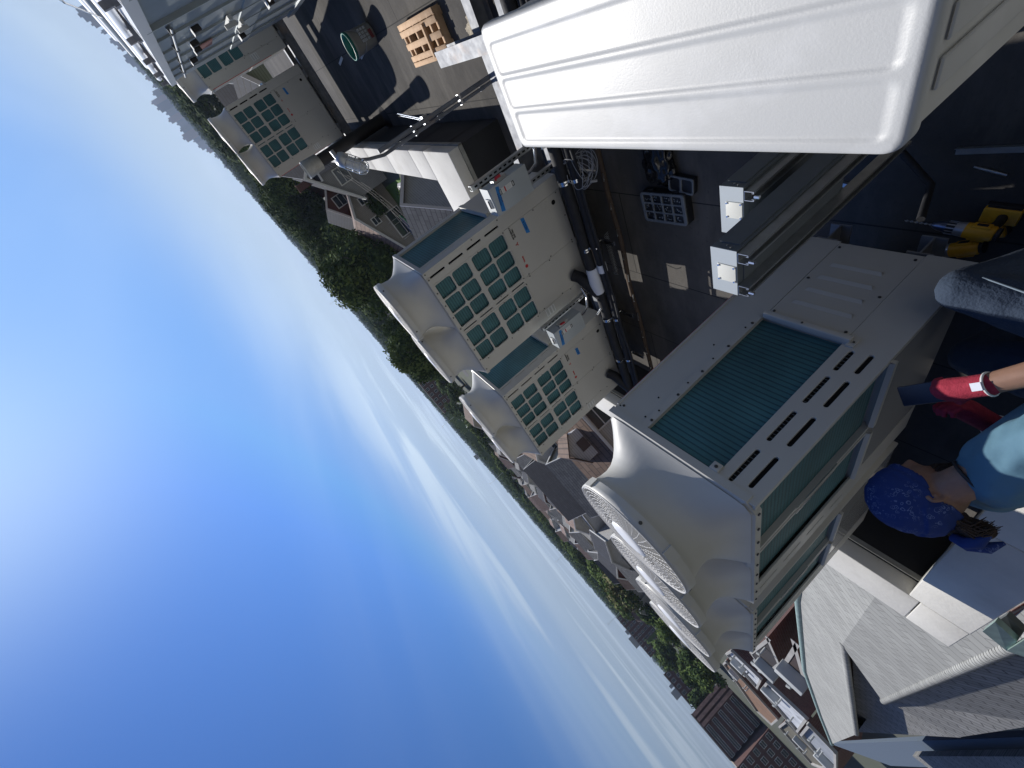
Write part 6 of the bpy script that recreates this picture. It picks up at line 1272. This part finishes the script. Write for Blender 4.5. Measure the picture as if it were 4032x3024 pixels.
# ---------------------------------------------------------------- yard things: cars, trampoline, bouncy castle, wires, masts
def car(lab, az, d, rz, paint):
    x, y = at(az, d); t = thing('parked_car', lab, 'car', (x, y, G+0.02), R(rz), 'cars parked on the driveway')
    prof = [(-2.2, 0.35), (-2.25, 0.75), (-2.0, 0.95), (-1.5, 1.0), (-1.0, 1.40), (0.4, 1.42), (1.1, 0.98), (2.0, 0.85), (2.25, 0.6), (2.2, 0.35)]
    b = MB(); b.prism([(px, -0.85, pz) for px, pz in prof], (0, 1.7, 0)); b.build('body', paint, t)
    b = MB(); b.prism([(-1.35, -0.87, 1.02), (-0.98, -0.87, 1.33), (0.36, -0.87, 1.34), (0.92, -0.87, 1.02)], (0, 1.74, 0)); b.add([(0.45, -0.78, 1.40), (0.45, 0.78, 1.40), (1.08, 0.80, 1.01), (1.08, -0.80, 1.01)], [(0, 1, 2, 3)]); b.build('windows', glassm, t)
    for wx in (-1.4, 1.4):
        for wy in (-0.88, 0.72): b = MB(); b.tube([(wx, wy, 0.32), (wx, wy+0.16, 0.32)], 0.32, 20); wh = b.build('wheel', toolblk, t); b = MB(); b.tube([(wx, wy-0.01, 0.32), (wx, wy+0.17, 0.32)], 0.19, 14); b.build('rim', steel, wh)
car('silver grey parked car beside the white one', 16.5, 41.0, 100, mat('silver_car_paint', (0.35, 0.36, 0.38), 0.3, 0.5)); car('white parked car nearest the parapet', 18.0, 39.0, 100, mat('white_car_paint', (0.7, 0.7, 0.7), 0.3)); car('second white car behind the silver one', 15.9, 45.5, 100, mat('white_car_paint', (0.7, 0.7, 0.7), 0.3))
x, y = at(18.0, 54); t = thing('trampoline', 'round trampoline with green padded rim and net beyond the garage', 'trampoline', (x, y, G)); b = MB(); b.lathe([(0, 0.85), (1.6, 0.87)], 0, 0, 32); b.build('mat', mat('blue_grey_net', (0.10, 0.14, 0.25), 0.8), t); b = MB(); b.lathe([(1.6, 0.88), (1.9, 0.88), (1.9, 0.80)], 0, 0, 32); b.build('rim_pad', mat('green_pad', (0.03, 0.25, 0.10), 0.6), t)
for k in range(6): a = R(60*k); b = MB(); b.tube([(1.85*math.cos(a), 1.85*math.sin(a), 0), (1.85*math.cos(a), 1.85*math.sin(a), 2.4)], 0.03, 6); b.build('post', steel, t)
x, y = at(16.9, 64); t = thing('bouncy_castle', 'red, blue and green bouncy castle in the shade of the trees', 'bouncy castle', (x, y, G), R(15)); cs_ = [mat('inflatable_red', (0.40, 0.03, 0.02), 0.5), mat('inflatable_blue', (0.02, 0.05, 0.35), 0.5), mat('inflatable_green', (0.02, 0.20, 0.08), 0.5)]
b = MB(); b.bbox(-2.2, 2.2, -2.2, 2.2, 0, 0.5, 0.15); b.build('base', cs_[0], t)
for sx in (-1, 1):
    for sy in (-1, 1): b = MB(); b.tube([(sx*1.9, sy*1.9, 0.4), (sx*1.9, sy*1.9, 2.6), (sx*1.9, sy*1.9, 3.0)], 0.38, 12, radii=[0.4, 0.38, 0.12]); b.build('turret', cs_[1 if sx == sy else 2], t)
for sx in (-1, 1): b = MB(); b.bbox(sx*1.9-0.15, sx*1.9+0.15, -1.7, 1.7, 0.5, 1.6, 0.1); b.build('side_wall', cs_[1], t)
for k, (a0, a1, z0_, z1_) in enumerate(((7, 24, -7.4, -8.6), (7, 24, -7.8, -9.0), (8, 23, -8.5, -9.4))):
    p0, p1 = pol(a0, 50+k, z0_), pol(a1, 38+k, z1_); b = MB(); b.tube([p0.lerp(p1, i/14)-Vector((0, 0, 0.9*4*(i/14)*(1-i/14))) for i in range(15)], 0.018, 4); tag(b.build('overhead_wire', blackink), 'thin black overhead wire sagging across the back yards', 'wire', 'overhead wires across the back yards')
for az, d, el in ((19.6, 240, 1.55), (15.2, 400, 0.75), (17.8, 420, 0.8), (41.0, 260, 1.0), (51.2, 300, 1.2), (64.2, 300, 1.2), (73.2, 280, 1.3)):
    p = pol(az, d); b = MB(); z1_ = d*math.tan(R(el)); b.tube([(p.x, p.y, G), (p.x, p.y, z1_)], 0.10, 6, radii=[0.16, 0.05]); b.tube([(p.x-1, p.y, z1_), (p.x+1, p.y, z1_)], 0.06, 5); tag(b.build('light_mast', steel), 'slim pole above the treeline against the sky', 'mast', 'slim poles above the treeline')

# ---------------------------------------------------------------- air: even haze so the far skyline fades to blue
b = MB(); b.box(-300, 3300, -1200, 2800, G-8, 70); hz_o = b.build('haze', bpy.data.materials.new('haze_air'))
hm = hz_o.data.materials[0]; hm.use_nodes = True; hm.node_tree.nodes.clear(); ho = hm.node_tree.nodes.new('ShaderNodeOutputMaterial'); pv = hm.node_tree.nodes.new('ShaderNodeVolumePrincipled')
pv.inputs['Color'].default_value = (0.62, 0.76, 1.0, 1); pv.inputs['Density'].default_value = 0.00015; pv.inputs['Anisotropy'].default_value = 0.3
hm.node_tree.links.new(pv.outputs[0], ho.inputs['Volume']); tag(hz_o, kind='stuff')

# ---------------------------------------------------------------- tell look-alikes apart by their order along the skyline
ORD = ['first', 'second', 'third', 'fourth', 'fifth', 'sixth', 'seventh', 'eighth', 'ninth', 'tenth', 'eleventh', 'twelfth', 'thirteenth', 'fourteenth', 'fifteenth', 'sixteenth', 'seventeenth', 'eighteenth', 'nineteenth', 'twentieth', 'twenty-first', 'twenty-second', 'twenty-third', 'twenty-fourth', 'twenty-fifth', 'twenty-sixth', 'twenty-seventh', 'twenty-eighth', 'twenty-ninth', 'thirtieth']
by = {}
for o in bpy.data.objects:
    if o.parent is None and o.get('label'): by.setdefault(o['label'], []).append(o)
for lab, os_ in by.items():
    if len(os_) < 2: continue
    def azo(o):
        c = o.location if o.location.length > 1e-3 else o.data.vertices[0].co
        return math.atan2(c.y, c.x)
    os_.sort(key=azo)
    for i, o in enumerate(os_): o['label'] = (ORD[i] if i < 30 else 'last') + ' from the top: ' + lab
